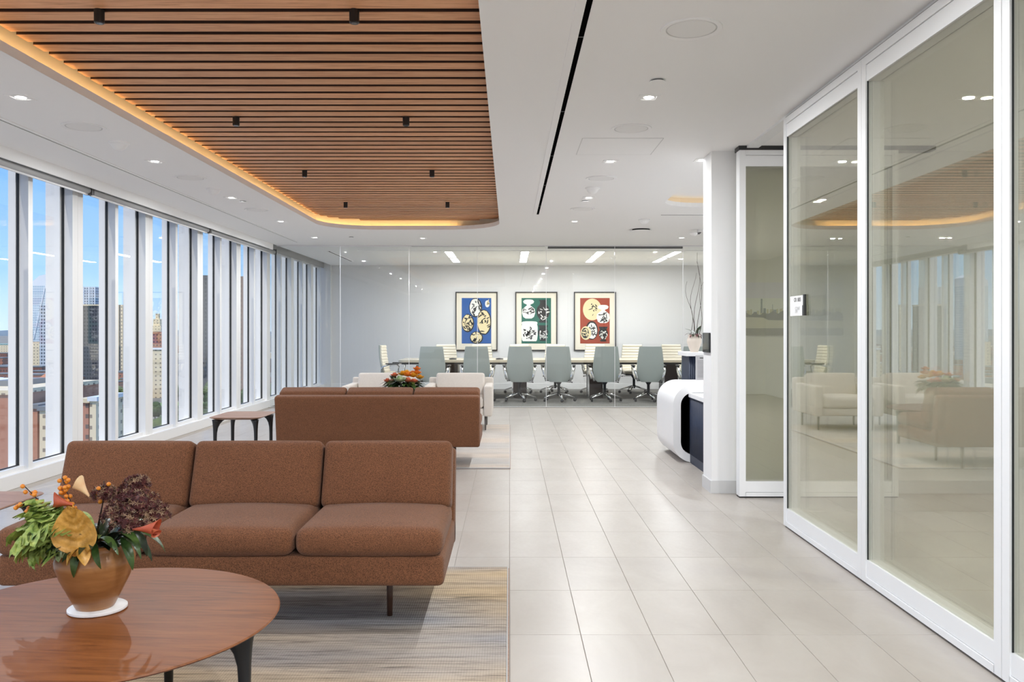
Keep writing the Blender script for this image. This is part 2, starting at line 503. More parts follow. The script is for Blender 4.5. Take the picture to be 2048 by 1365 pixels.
# ---- floor of single tiles
TX, TY, TY0 = 0.304, 0.6115, 3.584
floor = struct(B().box(XW - 0.24, YN - 0.2, -0.30, XR + 0.2, YG + 0.02, -0.003).build('floor', 'grout'))
def tile_mesh():
    b = B(); a, c, g, e_ = TX / 2, TY / 2, 0.0011, 0.0022
    vs = [(-a + g, -c + g, -0.004), (a - g, -c + g, -0.004), (a - g, c - g, -0.004), (-a + g, c - g, -0.004),
          (-a + g, -c + g, -0.001), (a - g, -c + g, -0.001), (a - g, c - g, -0.001), (-a + g, c - g, -0.001),
          (-a + e_, -c + e_, 0), (a - e_, -c + e_, 0), (a - e_, c - e_, 0), (-a + e_, c - e_, 0)]
    fs = [(8, 9, 10, 11)]
    for q in (0, 4):
        fs += [(q + i, q + (i + 1) % 4, q + 4 + (i + 1) % 4, q + 4 + i) for i in range(4)]
    return b.add(vs, fs)
tm = tile_mesh().mesh('tile', 'tile')
cells = []
for i in range(-14, 18):
    for j in range(-13, 18):
        x, y = (i + 0.5) * TX, TY0 + (j + 0.5) * TY
        if x - TX / 2 < XW - 0.02 or x + TX / 2 > XR + 0.05 or y + TY / 2 > YG + 0.05 or y - TY / 2 < YN - 0.1: continue
        score = 0
        if y - TY / 2 > 2.4 and x < XP + 0.1:
            px = VX + x / y * F; py = VY + EYE / y * F
            if -60 < px < 2100 and py < 1420: score = 1.0 / y ** 3
            if -2.30 < x < -0.05 and (1.0 < y < 4.4 or 8.1 < y < 11.3): score *= 0.001
        cells.append((score, x, y))
cells.sort(reverse=True)
for sc_, x, y in cells[:300]:
    obj('tile', tm, floor, (x, y, 0))
rest = B(); tv = tile_mesh()
for sc_, x, y in cells[300:]:
    rest.add(tv.v, tv.f, Matrix.Translation((x, y, 0)))
r_ = rest.build('tile_field', 'tile', floor); r_['kind'] = 'stuff'
struct(B().box(XW - 0.24, YG + 0.02, -0.30, XR + 0.2, YB + 0.2, 0.004).build('floor_carpet', 'carpet'))

# ---- ceiling with the slat bay and the desk bay cut out of it
SX0, SX1, SY0, SY1, SR = -2.60, -0.135, 0.3, 11.93, 0.72
DX0, DX1, DY0, DY1, DR = 1.73, 4.6, 7.62, 9.75, 0.45
hole1 = rrect(SX0, SY0, SX1, SY1, SR, 12)
hole2 = rrect(DX0, DY0, DX1, DY1, DR, 10)
ceil = struct(planar_with_holes('ceiling', [(-3.92, YN), (XR, YN), (XR, YB), (-3.92, YB)], [hole1, hole2], H, 'white_paint'))
struct(B().box(XW - 0.14, YN - 0.2, 3.10, XR + 0.2, YB + 0.2, 3.35).build('ceiling_slab', 'white_paint'))
def band(poly_in, poly_out, z0, z1, keep=lambda p: True):
    b = B(); n = len(poly_in)
    for i in range(n):
        j = (i + 1) % n
        if not (keep(poly_in[i]) and keep(poly_in[j])): continue
        a, c, d, e2 = poly_in[i], poly_in[j], poly_out[j], poly_out[i]
        b.add([(*a, z0), (*c, z0), (*d, z0), (*e2, z0), (*a, z1), (*c, z1), (*d, z1), (*e2, z1)],
              [(0, 1, 5, 4), (2, 3, 7, 6), (4, 5, 6, 7), (0, 3, 2, 1), (1, 2, 6, 5), (3, 0, 4, 7)])
    return b
def cove(x0, y0, x1, y1, r, n, zl, ztop, gap, keep, ledmat, parent):
    P = rrect(x0, y0, x1, y1, r, n)
    off = lambda d: rrect(x0 - d, y0 - d, x1 + d, y1 + d, r + d, n)
    band(P, off(0.016), H + 0.0005, zl).build('cove_lip', 'white_paint', parent)
    band(off(0.016), off(gap), H + 0.004, H + 0.012).build('cove_ledge', 'cove_paint', parent)
    band(off(gap), off(gap + 0.02), H + 0.004, ztop).build('cove_wall', 'cove_paint', parent)
    band(off(0.035), off(0.05), H + 0.014, H + 0.022, keep).build('led_strip', ledmat, parent)['label'] = 'warm glowing strip light hidden behind the lip'
ZS = 2.855
slat = thing('slat_ceiling', 'recessed wood slat ceiling with rounded end and warm glowing edge', 'slat ceiling', ((SX0 + SX1) / 2, 6, H))
def local(o): return o
slat.location = (0, 0, 0)
cove(SX0, SY0, SX1, SY1, SR, 12, H + 0.055, 3.05, 0.12, lambda p: p[0] < -0.75, 'led_warm', slat)
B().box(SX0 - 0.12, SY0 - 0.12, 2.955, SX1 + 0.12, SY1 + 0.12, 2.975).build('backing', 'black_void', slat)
PITCH, SLW = 0.1567, 0.108
def xl(y):
    if y > SY1 - SR: d = y - (SY1 - SR)
    elif y < SY0 + SR: d = (SY0 + SR) - y
    else: return 0.0
    return SR - math.sqrt(max(0, SR * SR - d * d))
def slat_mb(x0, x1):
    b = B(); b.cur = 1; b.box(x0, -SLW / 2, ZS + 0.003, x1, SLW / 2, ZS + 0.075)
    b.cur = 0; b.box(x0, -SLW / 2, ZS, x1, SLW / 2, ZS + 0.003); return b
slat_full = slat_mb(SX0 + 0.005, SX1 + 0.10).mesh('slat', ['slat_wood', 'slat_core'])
yk = 4.081 + PITCH / 2 - 24 * PITCH
while yk < SY1 - 0.06:
    if yk > SY0 + 0.06:
        d = max(xl(yk - SLW / 2), xl(yk + SLW / 2))
        if d < 1e-4: obj('slat', slat_full, slat, (0, yk, 0))
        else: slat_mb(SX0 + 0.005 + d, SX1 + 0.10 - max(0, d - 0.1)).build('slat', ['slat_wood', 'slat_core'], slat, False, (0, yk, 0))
    yk += PITCH
dcove = thing('ceiling_cove', 'rounded white ceiling recess with warm glowing rim above reception desk', 'ceiling recess')
cove(DX0, DY0, DX1, DY1, DR, 10, H + 0.05, 2.85, 0.12, lambda p: p[1] > DY1 - 0.35, 'led_desk', dcove)
B().box(DX0 - 0.12, DY0 - 0.12, 2.85, DX1 + 0.12, DY1 + 0.12, 2.87).build('recess_top', 'white_paint', dcove)

# ---- walls
struct(B().box(XR, YN, 0, XR + 0.15, YB, 3.1).build('wall_right', 'wall_white'))
struct(B().box(XW - 0.24, YN - 0.15, 0, XR + 0.15, YN, 3.1).build('wall_near', 'wall_white'))
struct(B().box(XW - 0.24, YB, 0, XR + 0.15, YB + 0.15, 3.1).build('wall_back', 'wall_grey'))
struct(B().box(-3.95, YB - 0.014, 0.004, XR, YB, 0.13).build('baseboard_back', 'wall_white'))
WX, WY0, WY1 = 1.611, 6.70, 6.98
struct(B().box(WX, WY0, 0, XR, WY1, H).build('wall_reception', 'wall_white'))
struct(B().box(WX - 0.009, WY0 - 0.009, 0.0, XR, WY1 + 0.009, 0.10).build('baseboard_reception', 'base_stone'))
struct(B().box(XP + 0.02, YN, H - 0.018, XP + 0.11, WY0, H).build('trim_1', 'frame_white'))

# ---- window wall on the left, one bay after the other
XF, XG, XE1, XE2 = -4.09, -4.18, -4.255, -4.325
BAY = 1.575
for n_, k_ in enumerate(range(-6, 8)):
    y0 = 7.14 + BAY * k_
    w_ = struct(obj('window_%d' % (n_ + 1), None, None, (XG, y0, 0)))
    gx = XF - XG
    B().box(-0.01, 0, 0.115, gx, 0.067, 2.80).build('narrow_mullion', 'mullion', w_)
    B().box(-0.012, -0.006, 0.13, 0.012, 0.0, 2.70).build('gasket', 'gasket', w_)
    B().box(XE1 - XG, -0.012, -0.2, -0.012, 0.075, 3.0).build('exterior_fin', 'mullion', w_)
    last = y0 + BAY > YB + 0.05
    pane = B().box(-0.004, 0.067, 0.12, 0.004, 0.067 + (0.27 if last else 0.657), 2.74)
    pane.build('pane', 'glass_clear', w_)
    if last: continue
    B().box(-0.01, 0.723, 0.115, gx, 0.817, 2.80).build('wide_mullion', 'mullion', w_)
    B().box(-0.01, 0.820, 0.115, gx, 0.915, 2.80).build('wide_mullion', 'mullion', w_)
    B().box(-0.012, 0.717, 0.13, 0.012, 0.723, 2.70).build('gasket', 'gasket', w_)
    B().box(XE2 - XG, 0.69, -0.2, -0.012, 0.95, 3.0).build('exterior_pier', 'mullion', w_)
    B().box(-0.004, 0.915, 0.12, 0.004, BAY, 2.74).build('pane', 'glass_clear', w_)
    for a, c in ((0.067, 0.723), (0.915, BAY)):
        B().box(-0.012, a, 0.115, gx - 0.03, c, 0.15).build('bottom_rail', 'mullion', w_)
        B().box(-0.010, a, 0.15, 0.014, c, 0.156).build('gasket', 'gasket', w_)
        B().box(-0.012, a, 2.655, gx - 0.03, c, 2.80).build('top_rail', 'mullion', w_)
struct(B().box(XW - 0.20, YN, 0.0, XW, YB, 0.115).build('baseboard_left', 'mullion'))
struct(B().box(XW - 0.24, YN, -0.30, XW - 0.19, YB, 0.10).build('trim_2', 'mullion'))
struct(B().box(-3.935, YN, 2.637, -3.92, 13.93, H + 0.02).build('trim_3', 'white_paint'))
struct(B().box(-3.935, 13.915, 2.637, -4.09, 13.93, H + 0.02).build('trim_4', 'white_paint'))
struct(B().box(-4.20, YN, H + 0.055, -3.90, YB, H + 0.075).build('trim_5', 'grey_shade'))
struct(B().box(-4.09, 13.94, 2.665, -4.075, YB, H + 0.055).build('trim_6', 'grey_shade'))
struct(B().box(-4.20, YB - 0.09, 0, -3.92, YB, H + 0.05).build('trim_7', 'wall_grey'))
# roller shades, two bays each
for i in range(-1, 2):
    y0 = 8.0 + 3.15 * i
    if y0 > 13: continue
    rs = thing('roller_shade', 'grey rolled-up window shade, %s from the conference glass' % {1: 'first', 0: 'second', -1: 'third', -2: 'fourth'}[i], 'roller shade', (-4.0, y0, 2.628), 0, 'roller shades along the window wall')
    B().tube([(0, 0.03, 0), (0, 3.12, 0)], 0.031, 14).build('roller_tube', 'grey_shade', rs, True)
    B().box(-0.015, 0.03, -0.045, 0.0, 3.12, -0.030).build('hem_bar', 'frame_silver', rs)
    for e_ in (0.006, 3.128):
        B().box(-0.04, e_, -0.04, 0.04, e_ + 0.016, 0.05).build('bracket', 'steel_dark', rs)

# ---- conference glass wall
gw = struct(B().box(-3.92, YG - 0.012, H - 0.016, XR, YG + 0.012, H).build('wall_glass', 'frame_silver'))
B().box(-4.06, YG - 0.010, 0.004, XR, YG + 0.010, 0.012).build('floor_channel', 'frame_silver', gw)
seams = [-4.03, -2.85, -1.692, -0.54, 0.618, 1.773, 2.922, 4.07, XR]
for a, c in zip(seams[:-1], seams[1:]):
    B().box(a + 0.004, YG - 0.006, 0.012, c - 0.004, YG + 0.006, H - 0.016).build('pane', 'glass_conf', gw)
    if c < XR: B().box(c - 0.0035, YG - 0.0062, 0.012, c + 0.0035, YG + 0.0062, H - 0.016).build('seam', 'frame_silver', gw)
struct(B().box(0.65, YG + 0.05, H - 0.045, 2.93, YG + 0.14, H).build('trim_8', 'dark_trim'))
struct(B().box(-1.66, YG + 0.05, H - 0.012, 0.60, YG + 0.10, H).build('trim_9', 'dark_trim'))
struct(B().box(-2.72, 15.0, H - 0.012, 4.4, 17.55, H).build('ceiling_cloud', 'white_paint'))

# ---- movable glass partition
def panel(label, x, y, rz, width, group, zt=2.70):
    """local: width along +y, room face at x=0, thickness to +x"""
    t = thing('glass_partition', label, 'glass partition', (x, y, 0), rz, group)
    T, S, fr, kp = 0.095, 0.048, 0.042, 0.128
    for a in (0.002, width - S - 0.002):
        B().box(0, a, 0.012, T, a + S, zt).build('stile', 'frame_white', t)
    B().box(0, S, 0.012, T, width - S, fr).build('bottom_frame', 'frame_white', t)
    B().box(0.006, S, fr + 0.003, T - 0.006, width - S, kp).build('kick_rail', 'frame_white', t)
    B().box(0, S, zt - fr, T, width - S, zt).build('top_frame', 'frame_white', t)
    B().box(0.006, S, zt - kp, T - 0.006, width - S, zt - fr - 0.003).build('head_rail', 'frame_white', t)
    for s_ in (S, width - S - 0.004):
        B().box(0.008, s_, kp, 0.0155, s_ + 0.004, zt - kp).build('gasket', 'gasket', t)
    B().box(0.014, 0.002, 0.0, T - 0.014, width - 0.002, 0.012).build('floor_seal', 'black_plastic', t)
    B().box(0.014, 0.0, zt, T - 0.014, width, zt + 0.013).build('ceiling_seal', 'black_plastic', t)
    B().box(0.016, S, kp, 0.022, width - S, zt - kp).build('pane', 'glass_partition', t)
    B().box(T - 0.022, S, kp, T - 0.016, width - S, zt - kp).build('pane', 'glass_partition', t)
    return t
PW = 1.235
panel('white framed glass partition panel carrying the white room sign', XP, 5.572 - PW, 0, PW, 'glass partition panels')
panel('white framed glass partition panel next to the one with the sign', XP, 5.572 - 2 * PW, 0, PW, 'glass partition panels')
panel('white framed glass partition panel, second along from the one with the sign', XP, 5.572 - 3 * PW, 0, PW, 'glass partition panels')
# parked panel, turned across the opening in front of the wall end
pk = thing('parked_glass_partition', 'olive glass partition in pale grey frame parked against the white wall end', 'glass partition', (1.78, 6.60, 0), -PI / 2)
def reparent(src, dst):
    for c in kids(src): c.parent = dst
tmp = panel('x', 0, 0, 0, PW, None); reparent(tmp, pk); bpy.data.objects.remove(tmp)
pk.scale = (1, 1, 1)
pk.rotation_euler = (0, 0, -PI / 2); pk.location = (1.78, 6.60, 0)
struct(B().box(1.775, 6.50, 2.697, 3.3, 6.62, H).build('trim_10', 'black_plastic'))

# ================================================================== CEILING FIXTURES
def downlight(x, y, label, group, watt=6.0):
    t = thing('downlight', label, 'downlight', (x, y, H), 0, group)
    band(rrect(-0.045, -0.045, 0.045, 0.045, 0.004, 1), rrect(-0.066, -0.066, 0.066, 0.066, 0.004, 1), -0.004, 0.0).build('trim', 'white_paint', t)
    B().lathe([(0.0, -0.0015), (0.03, -0.0015), (0.03, 0.0), (0.0, 0.0)], 20, cap=False).build('lens', 'lens', t)
    lamp('downlight_light', t, (0, 0, -0.006), 0.05, watt)
    return t
for y in (-2.65, -0.70, 1.25, 3.20, 5.155, 7.107, 9.06, 11.02):
    if y < 3.0:  # unseen rest of the rows, bare lights turned up for the near ceiling
        lamp('unseen_ceiling_light', None, (0.855, y, H - 0.012), 0.08, 10.0)
        lamp('unseen_ceiling_light', None, (-3.0, y, H - 0.012), 0.08, 9.0)
    else:
        nth = {11.02: 'first', 9.06: 'second', 7.107: 'third', 5.155: 'fourth', 3.20: 'fifth'}[y]
        if y > 4: downlight(0.855, y, 'square downlight in aisle side row, %s from the conference glass' % nth, 'square downlights beside the black slot', 7.0)
        else: lamp('unseen_ceiling_light', None, (0.855, y, H - 0.006), 0.05, 7.0); lamp('unseen_ceiling_light', None, (-3.0, y, H - 0.006), 0.05, 6.0); continue
        nth = {'first': 'second', 'second': 'third', 'third': 'fourth', 'fourth': 'fifth'}[nth]
        downlight(-3.0, y, 'square downlight by the windows, %s from the conference glass' % nth, 'square downlights by the windows', 6.0)
downlight(-3.0, 12.95, 'square downlight by the windows, first from the conference glass', 'square downlights by the windows', 6.0)
downlight(-1.35, 13.05, 'small square downlight between slat ceiling end and conference glass', 'downlights by the conference glass', 6.0)
downlight(2.66, 12.98, 'small square downlight near the round drop vent and conference glass', 'downlights by the conference glass', 6.0)
downlight(1.62, 7.05, 'small square downlight at the top of the white wall end', None, 2.0)
for x, y in ((3.3, 8.7), (3.4, 11.6), (3.4, 3.9), (3.4, 0.5)):  # unseen lights, no fixtures; side-room pair added to brighten the view through the glass
    lamp('unseen_ceiling_light', None, (x, y, (2.85 if y == 8.7 else H) - 0.012), 0.08, 7.0 if y > 6 else 11.0)

def speaker(x, y, label, group):
    t = thing('ceiling_speaker', label, 'ceiling speaker', (x, y, H), 0, group)
    B().lathe([(0.120, -0.004), (0.143, -0.008), (0.145, -0.006), (0.145, 0.0), (0.120, 0.0), (0.120, -0.004)], 40, cap=False).build('rim', 'white_paint', t)
    B().lathe([(0.0, -0.005), (0.112, -0.004), (0.115, 0.0), (0, 0)], 40, cap=False).build('grille', 'grille', t)
    B().lathe([(0.1155, -0.003), (0.1195, -0.003), (0.1195, 0), (0.1155, 0), (0.1155, -0.003)], 40, cap=False).build('shadow_gap', 'base_stone', t)
for y, lb in ((3.98, 'aisle side round ceiling speaker, fourth from the end of the black slot'), (5.95, 'aisle side round ceiling speaker between sprinkler cover and access hatch'), (7.90, 'aisle side round ceiling speaker next to the dome detector'), (9.885, 'aisle side round ceiling speaker by the end of the black slot')):
    speaker(0.862, y, lb, 'round speakers beside the black slot')
for y, lb in ((9.95, 'first'), (7.87, 'second'), (5.90, 'third')):
    speaker(-2.99, y, 'round ceiling speaker by the windows, %s from the conference glass' % lb, 'round speakers by the windows')
def disc(x, y, label, group=None, r=0.045):
    t = thing('sprinkler_cover', label, 'sprinkler cover', (x, y, H), 0, group)
    B().lathe([(0, -0.012), (r, -0.012), (r, -0.009), (0, -0.009)], 24, cap=False).build('plate', 'white_paint', t)
    B().lathe([(r * 0.75, -0.009), (r * 0.75, 0)], 20).build('collar', 'dark_trim', t)
disc(0.846, 4.80, 'small round sprinkler cover between two big ceiling speakers')
disc(0.835, 9.27, 'small round sprinkler cover beside dome detector near the slot end')
disc(-2.95, 9.30, 'small round sprinkler cover on window side of slat ceiling')
disc(-2.42, 12.85, 'small round sprinkler cover off the rounded end of slat ceiling')
def detector(x, y, label, group=None):
    t = thing('smoke_detector', label, 'smoke detector', (x, y, H), 0, group)
    B().lathe([(0.074, 0), (0.074, -0.012), (0.066, -0.018)], 28).build('base', 'white_paint', t, 40)
    B().lathe([(0.062, -0.018), (0.045, -0.045), (0.022, -0.062), (0.0, -0.064)], 28, cap=False).build('dome', 'white_paint', t, 40)
detector(0.832, 8.43, 'white dome smoke detector beside the long black slot')
detector(-2.97, 6.39, 'white dome smoke detector by windows, beside the biggest-looking speaker', 'dome detectors by the windows')
detector(-2.99, 8.49, 'white dome smoke detector by windows, next to a square downlight', 'dome detectors by the windows')
detector(1.74, 10.85, 'white dome smoke detector ahead of the round drop vent')
detector(2.0, 16.2, 'white dome detector inside the conference room')
t = thing('ceiling_vent', 'round drop vent plate with dark gap in white ceiling', 'ceiling vent', (1.863, 11.9, H))
B().lathe([(0, -0.03), (0.15, -0.026), (0.155, -0.02), (0, -0.02)], 32, cap=False).build('plate', 'white_paint', t, 40)
B().lathe([(0.125, -0.02), (0.125, 0)], 28).build('throat', 'black_void', t)
t = thing('dome_camera', 'white dome security camera on ceiling near the wall end', 'camera', (2.72, 11.95, H))
B().lathe([(0.05, 0), (0.05, -0.03), (0.03, -0.035)], 20).build('mount', 'white_paint', t)
B().tube([(0, 0, -0.03), (-0.02, 0, -0.05), (-0.09, 0, -0.055)], 0.014, 8).build('bracket', 'dark_trim', t)
B().lathe([(0.055, -0.045), (0.055, -0.06), (0.03, -0.085), (0.0, -0.09)], 20, -0.10, 0, cap=False).build('dome', 'white_paint', t, 40)

def slot(name, label, x0, x1, y0, y1, flange, along='y'):
    t = thing(name, label, 'air slot', ((x0 + x1) / 2, (y0 + y1) / 2, H))
    hx, hy = (x1 - x0) / 2, (y1 - y0) / 2
    B().box(-hx, -hy, -0.0022, hx, hy, 0).build('opening', 'black_void', t)
    f = flange
    if along == 'y':
        for s_ in (-1, 1):
            a, c = sorted((s_ * hx, s_ * (hx + f)))
            B().box(a, -hy, -0.006, c, hy, 0).build('flange', 'white_paint', t)
        for s_ in range(7):
            B().box(-hx, -hy + 2 * hy * (s_ + 0.5) / 7, -0.0026, hx, -hy + 2 * hy * (s_ + 0.5) / 7 + 0.01, 0).build('spacer', 'dark_trim', t)
    else:
        for s_ in (-1, 1):
            a, c = sorted((s_ * hy, s_ * (hy + f)))
            B().box(-hx, a, -0.003, hx, c, 0).build('flange', 'white_paint', t)
slot('slot_diffuser', 'long black air slot in white ceiling beside slat ceiling', 0.333, 0.361, 0.6, 10.35, 0.043)
slot('slot_diffuser', 'thin black air slot running along the windows', -3.453, -3.439, -2, 13.65, 0.035)
slot('slot_diffuser', 'short black air slot across the ceiling beyond reception', 1.88, 4.9, 10.39, 10.42, 0.03, 'x')
slot('slot_diffuser', 'double air slot by windows inside the conference room', -3.28, -3.25, 15.2, 17.4, 0.02)
t = thing('access_panel', 'faint square access hatch flush in white ceiling', 'access panel', (0.845, 6.54, H))
band(rrect(-0.30, -0.29, 0.30, 0.29, 0.004, 1), rrect(-0.304, -0.294, 0.304, 0.294, 0.004, 1), -0.0016, 0).build('joint', 'base_stone', t)
B().box(-0.298, -0.288, -0.002, 0.298, 0.288, 0).build('hatch', 'white_paint', t)

# black spotlights under the slats
for y in (4.075, 6.115, 8.16, 10.2):
    for x in (-1.99, -0.753):
        side = 'window' if x < -1 else 'aisle'
        nth = {10.2: 'first', 8.16: 'second', 6.115: 'third', 4.075: 'fourth', 2.03: 'fifth'}[y]
        t = thing('spotlight', 'black cylinder spotlight under slats, %s side, %s from the rounded end' % (side, nth), 'spotlight', (x, y, ZS), 0, 'black spotlights, %s side row' % side)
        B().lathe([(0.0245, 0.0), (0.0245, -0.062), (0.020, -0.066)], 20).build('body', 'black_metal', t, 40)
        B().lathe([(0.0, -0.0665), (0.016, -0.0665), (0.016, -0.066), (0, -0.066)], 16, cap=False).build('lens', 'black_glass', t)
# conference linear lights
for i, x in enumerate((-1.10, 0.28, 1.645, 3.03)):
    for y0, y1 in ((15.12, 16.3), (16.5, 17.45)):
        t = thing('linear_light', 'linear ceiling light on the %s side, %s from the windows' % ('glass' if y0 < 16 else 'picture', ('first', 'second', 'third', 'fourth')[i]), 'ceiling light', (x, (y0 + y1) / 2, H - 0.012), 0, 'linear lights of the conference room')
        hy = (y1 - y0) / 2
        band(rrect(-0.07, -hy, 0.07, hy, 0.004, 1), rrect(-0.085, -hy - 0.012, 0.085, hy + 0.012, 0.004, 1), -0.006, 0).build('trim', 'frame_silver', t)
        B().box(-0.07, -hy, -0.003, 0.07, hy, 0).build('diffuser', 'tube_light', t)
        lamp('linear_lamp', t, (0, 0, -0.01), 0.14, 4.3, shape='RECTANGLE', size_y=2 * hy)

# ================================================================== FURNITURE OF THE LOBBY
def rug(label, matn, x0, y0, x1, y1):
    t = thing('area_rug', label, 'rug', ((x0 + x1) / 2, (y0 + y1) / 2, 0))
    hx, hy = (x1 - x0) / 2, (y1 - y0) / 2
    B().box(-hx - 0.006, -hy - 0.004, 0.0002, hx + 0.010, hy + 0.004, 0.004).build('rug_pad', 'side_wood', t)
    B().rbox(-hx, -hy, 0.004, hx, hy, 0.013, 0.004, 2, 2).build('pile', matn, t)
    b = band(rrect(-hx, -hy, hx, hy, 0.004, 1), rrect(-hx - 0.005, -hy - 0.005, hx + 0.005, hy + 0.005, 0.004, 1), 0.003, 0.0125)
    b.build('binding', 'grey_shade', t)
rug('beige and grey streaked woven rug under sofa and round table with the pottery vase', 'rug_near', -2.33, 0.95, -0.012, 4.57)
rug('pale grey striped woven rug under the cream armchairs', 'rug_far', -2.33, 7.87, 0.0, 11.5)
RZ = 0.013

def sofa(label, x, y, rz):
    t = thing('sofa', label, 'sofa', (x, y, RZ), rz)
    W = 0.945
    B().rbox(-W, -0.41, 0.205, W, 0.36, 0.338, 0.028, 3, 4).build('base', 'sofa_fabric', t, True)
    M = Matrix.Translation((0, 0.30, 0.205)) @ Matrix.Rotation(-0.15, 4, 'X')
    B().rbox(-W, -0.045, 0.0, W, 0.055, 0.485, 0.022, 3, 4, M=M).build('back_panel', 'sofa_fabric', t, True)
    cw = 2 * W / 3
    for i in range(3):
        x0 = -W + i * cw
        B().rbox(x0 + 0.003, -0.432, 0.336, x0 + cw - 0.003, 0.16, 0.455, 0.045, 4, 8, (0, 0.004, 0.022)).build('seat_cushion', 'sofa_fabric', t, True)
        M = Matrix.Translation((0, 0.105, 0.425)) @ Matrix.Rotation(-0.35, 4, 'X')
        B().rbox(x0 + 0.004, -0.07, 0.0, x0 + cw - 0.004, 0.078, 0.325, 0.032, 4, 8, (0, 0.02, 0.004), M=M).build('back_cushion', 'sofa_fabric', t, True)
    for sx in (-1, 1):
        for yy in (-0.15, 0.33):
            B().lathe([(0.0125, 0.0), (0.0155, 0.205)], 14, sx * 0.68, yy).build('leg', 'leg_wood', t, True)
    return t
sofa('rust brown three-seat sofa facing the round table with pottery vase', -1.22, 3.94, 0)
sofa('rust brown three-seat sofa turned with its back, facing the cream armchairs', -1.22, 8.14, PI)

def armchair(label, x, y):
    t = thing('armchair', label, 'armchair', (x, y, RZ))
    f = 'chair_fabric'
    B().rbox(-0.33, -0.40, 0.19, 0.33, 0.36, 0.29, 0.02, 3, 3).build('base', f, t, True)
    for s_ in (-1, 1):
        a, c = sorted((s_ * 0.33, s_ * 0.44))
        B().rbox(a, -0.42, 0.185, c, 0.32, 0.575, 0.025, 3, 3).build('arm', f, t, True)
    M = Matrix.Translation((0, 0.33, 0.19)) @ Matrix.Rotation(-0.10, 4, 'X')
    B().rbox(-0.44, 0.0, 0.0, 0.44, 0.10, 0.46, 0.025, 3, 3, M=M).build('back_panel', f, t, True)
    B().rbox(-0.326, -0.425, 0.29, 0.326, 0.20, 0.43, 0.04, 4, 6, (0, 0.006, 0.022)).build('seat_cushion', f, t, True)
    M = Matrix.Translation((0, 0.12, 0.40)) @ Matrix.Rotation(-0.25, 4, 'X')
    B().rbox(-0.325, -0.02, 0.0, 0.325, 0.15, 0.325, 0.035, 4, 6, (0, 0.02, 0.004), M=M).build('back_cushion', f, t, True)
    for sx in (-1, 1):
        for yy in (-0.30, 0.30):
            B().lathe([(0.009, 0.0), (0.0145, 0.19)], 12, sx * 0.35, yy).build('leg', 'steel_dark', t, True)
armchair('cream upholstered armchair on the aisle side of the striped rug', -0.66, 11.12)
armchair('cream upholstered armchair on the window side of the striped rug', -1.71, 11.12)

def flare_leg(dx, dy, h, r=0.019, reach=0.10):
    """straight leg that flares inward at the top like a bracket; (dx,dy) points to the table centre"""
    b = B(); d = Vector((dx, dy, 0)).normalized(); sd = Vector((-d.y, d.x, 0))
    prof = [(0, r * 0.85, r * 0.85), (h * 0.45, r, r)]
    n = 14; rows = []
    for z, a, c in ((0, 0.8, 0), (0.35, 0.95, 0), (0.6, 1.0, 0.00), (0.72, 1.05, 0.02), (0.82, 1.15, 0.12), (0.90, 1.3, 0.32), (0.96, 1.5, 0.62), (1.0, 1.7, 1.0)):
        rows.append((z * h, r * a, reach * c))
    vs = []; fs = []
    for z, a, ext in rows:
        for i in range(n):
            t_ = 2 * PI * i / n; u = math.cos(t_); v = math.sin(t_)
            p = d * (a * u + (ext if u > 0 else 0) * abs(u) ** 0.5) + sd * a * v
            vs.append((p.x, p.y, z))
    for j in range(len(rows) - 1):
        for i in range(n): fs.append((j * n + i, j * n + (i + 1) % n, (j + 1) * n + (i + 1) % n, (j + 1) * n + i))
    fs.append(tuple(range(n - 1, -1, -1))); fs.append(tuple(range((len(rows) - 1) * n, len(rows) * n)))
    return b.add(vs, fs)

def coffee_table(label, x, y, rot=-0.07):
    t = thing('coffee_table', label, 'coffee table', (x, y, RZ), rot)
    z = 0.42 - RZ
    B().lathe([(0.0, z - 0.032), (0.42, z - 0.032), (0.50, z - 0.024), (0.538, z - 0.010), (0.543, z - 0.005), (0.540, z - 0.001), (0.515, z), (0.0, z)], 96, cap=False).build('tabletop', 'table_wood', t, 25)
    for i in range(4):
        a = PI / 2 * i
        flare_leg(-math.cos(a), -math.sin(a), z - 0.030, 0.019, 0.10).build('leg', 'black_metal', t, True, (0.465 * math.cos(a), 0.465 * math.sin(a), 0))
    return t
coffee_table('round walnut coffee table with black legs carrying the brown pottery vase', -1.266, 2.576)
coffee_table('round wooden coffee table between the turned sofa and cream armchairs', -1.20, 9.55)

def side_table(label, x, y):
    t = thing('side_table', label, 'side table', (x, y, 0))
    z = 0.47; b = B()
    rows = [(0.20, z - 0.026), (0.05, z - 0.026), (0.008, z - 0.010), (0.0, z - 0.004), (0.004, z), (0.2, z)]
    vs = []; fs = []; n = None
    for ins, zz in rows:
        lp = rrect(-0.25 + ins, -0.315 + ins, 0.25 - ins, 0.315 - ins, max(0.07 - ins * 0.5, 0.02), 6); n = len(lp)
        vs += [(px, py, zz) for px, py in lp]
    for j in range(len(rows) - 1):
        for i in range(n): fs.append((j * n + i, j * n + (i + 1) % n, (j + 1) * n + (i + 1) % n, (j + 1) * n + i))
    fs.append(tuple(range(n - 1, -1, -1))); fs.append(tuple(range((len(rows) - 1) * n, len(rows) * n)))
    b.add(vs, fs).build('tabletop', 'side_wood', t, 25)
    for sx in (-1, 1):
        for sy in (-1, 1):
            flare_leg(-sx, -sy * 1.2, z - 0.026, 0.017, 0.09).build('leg', 'black_metal', t, True, (sx * 0.195, sy * 0.255, 0))
side_table('wooden side table with black legs beside the front rust sofa', -2.62, 4.015)
side_table('wooden side table with black flared legs beside the turned rust sofa', -2.62, 8.285)

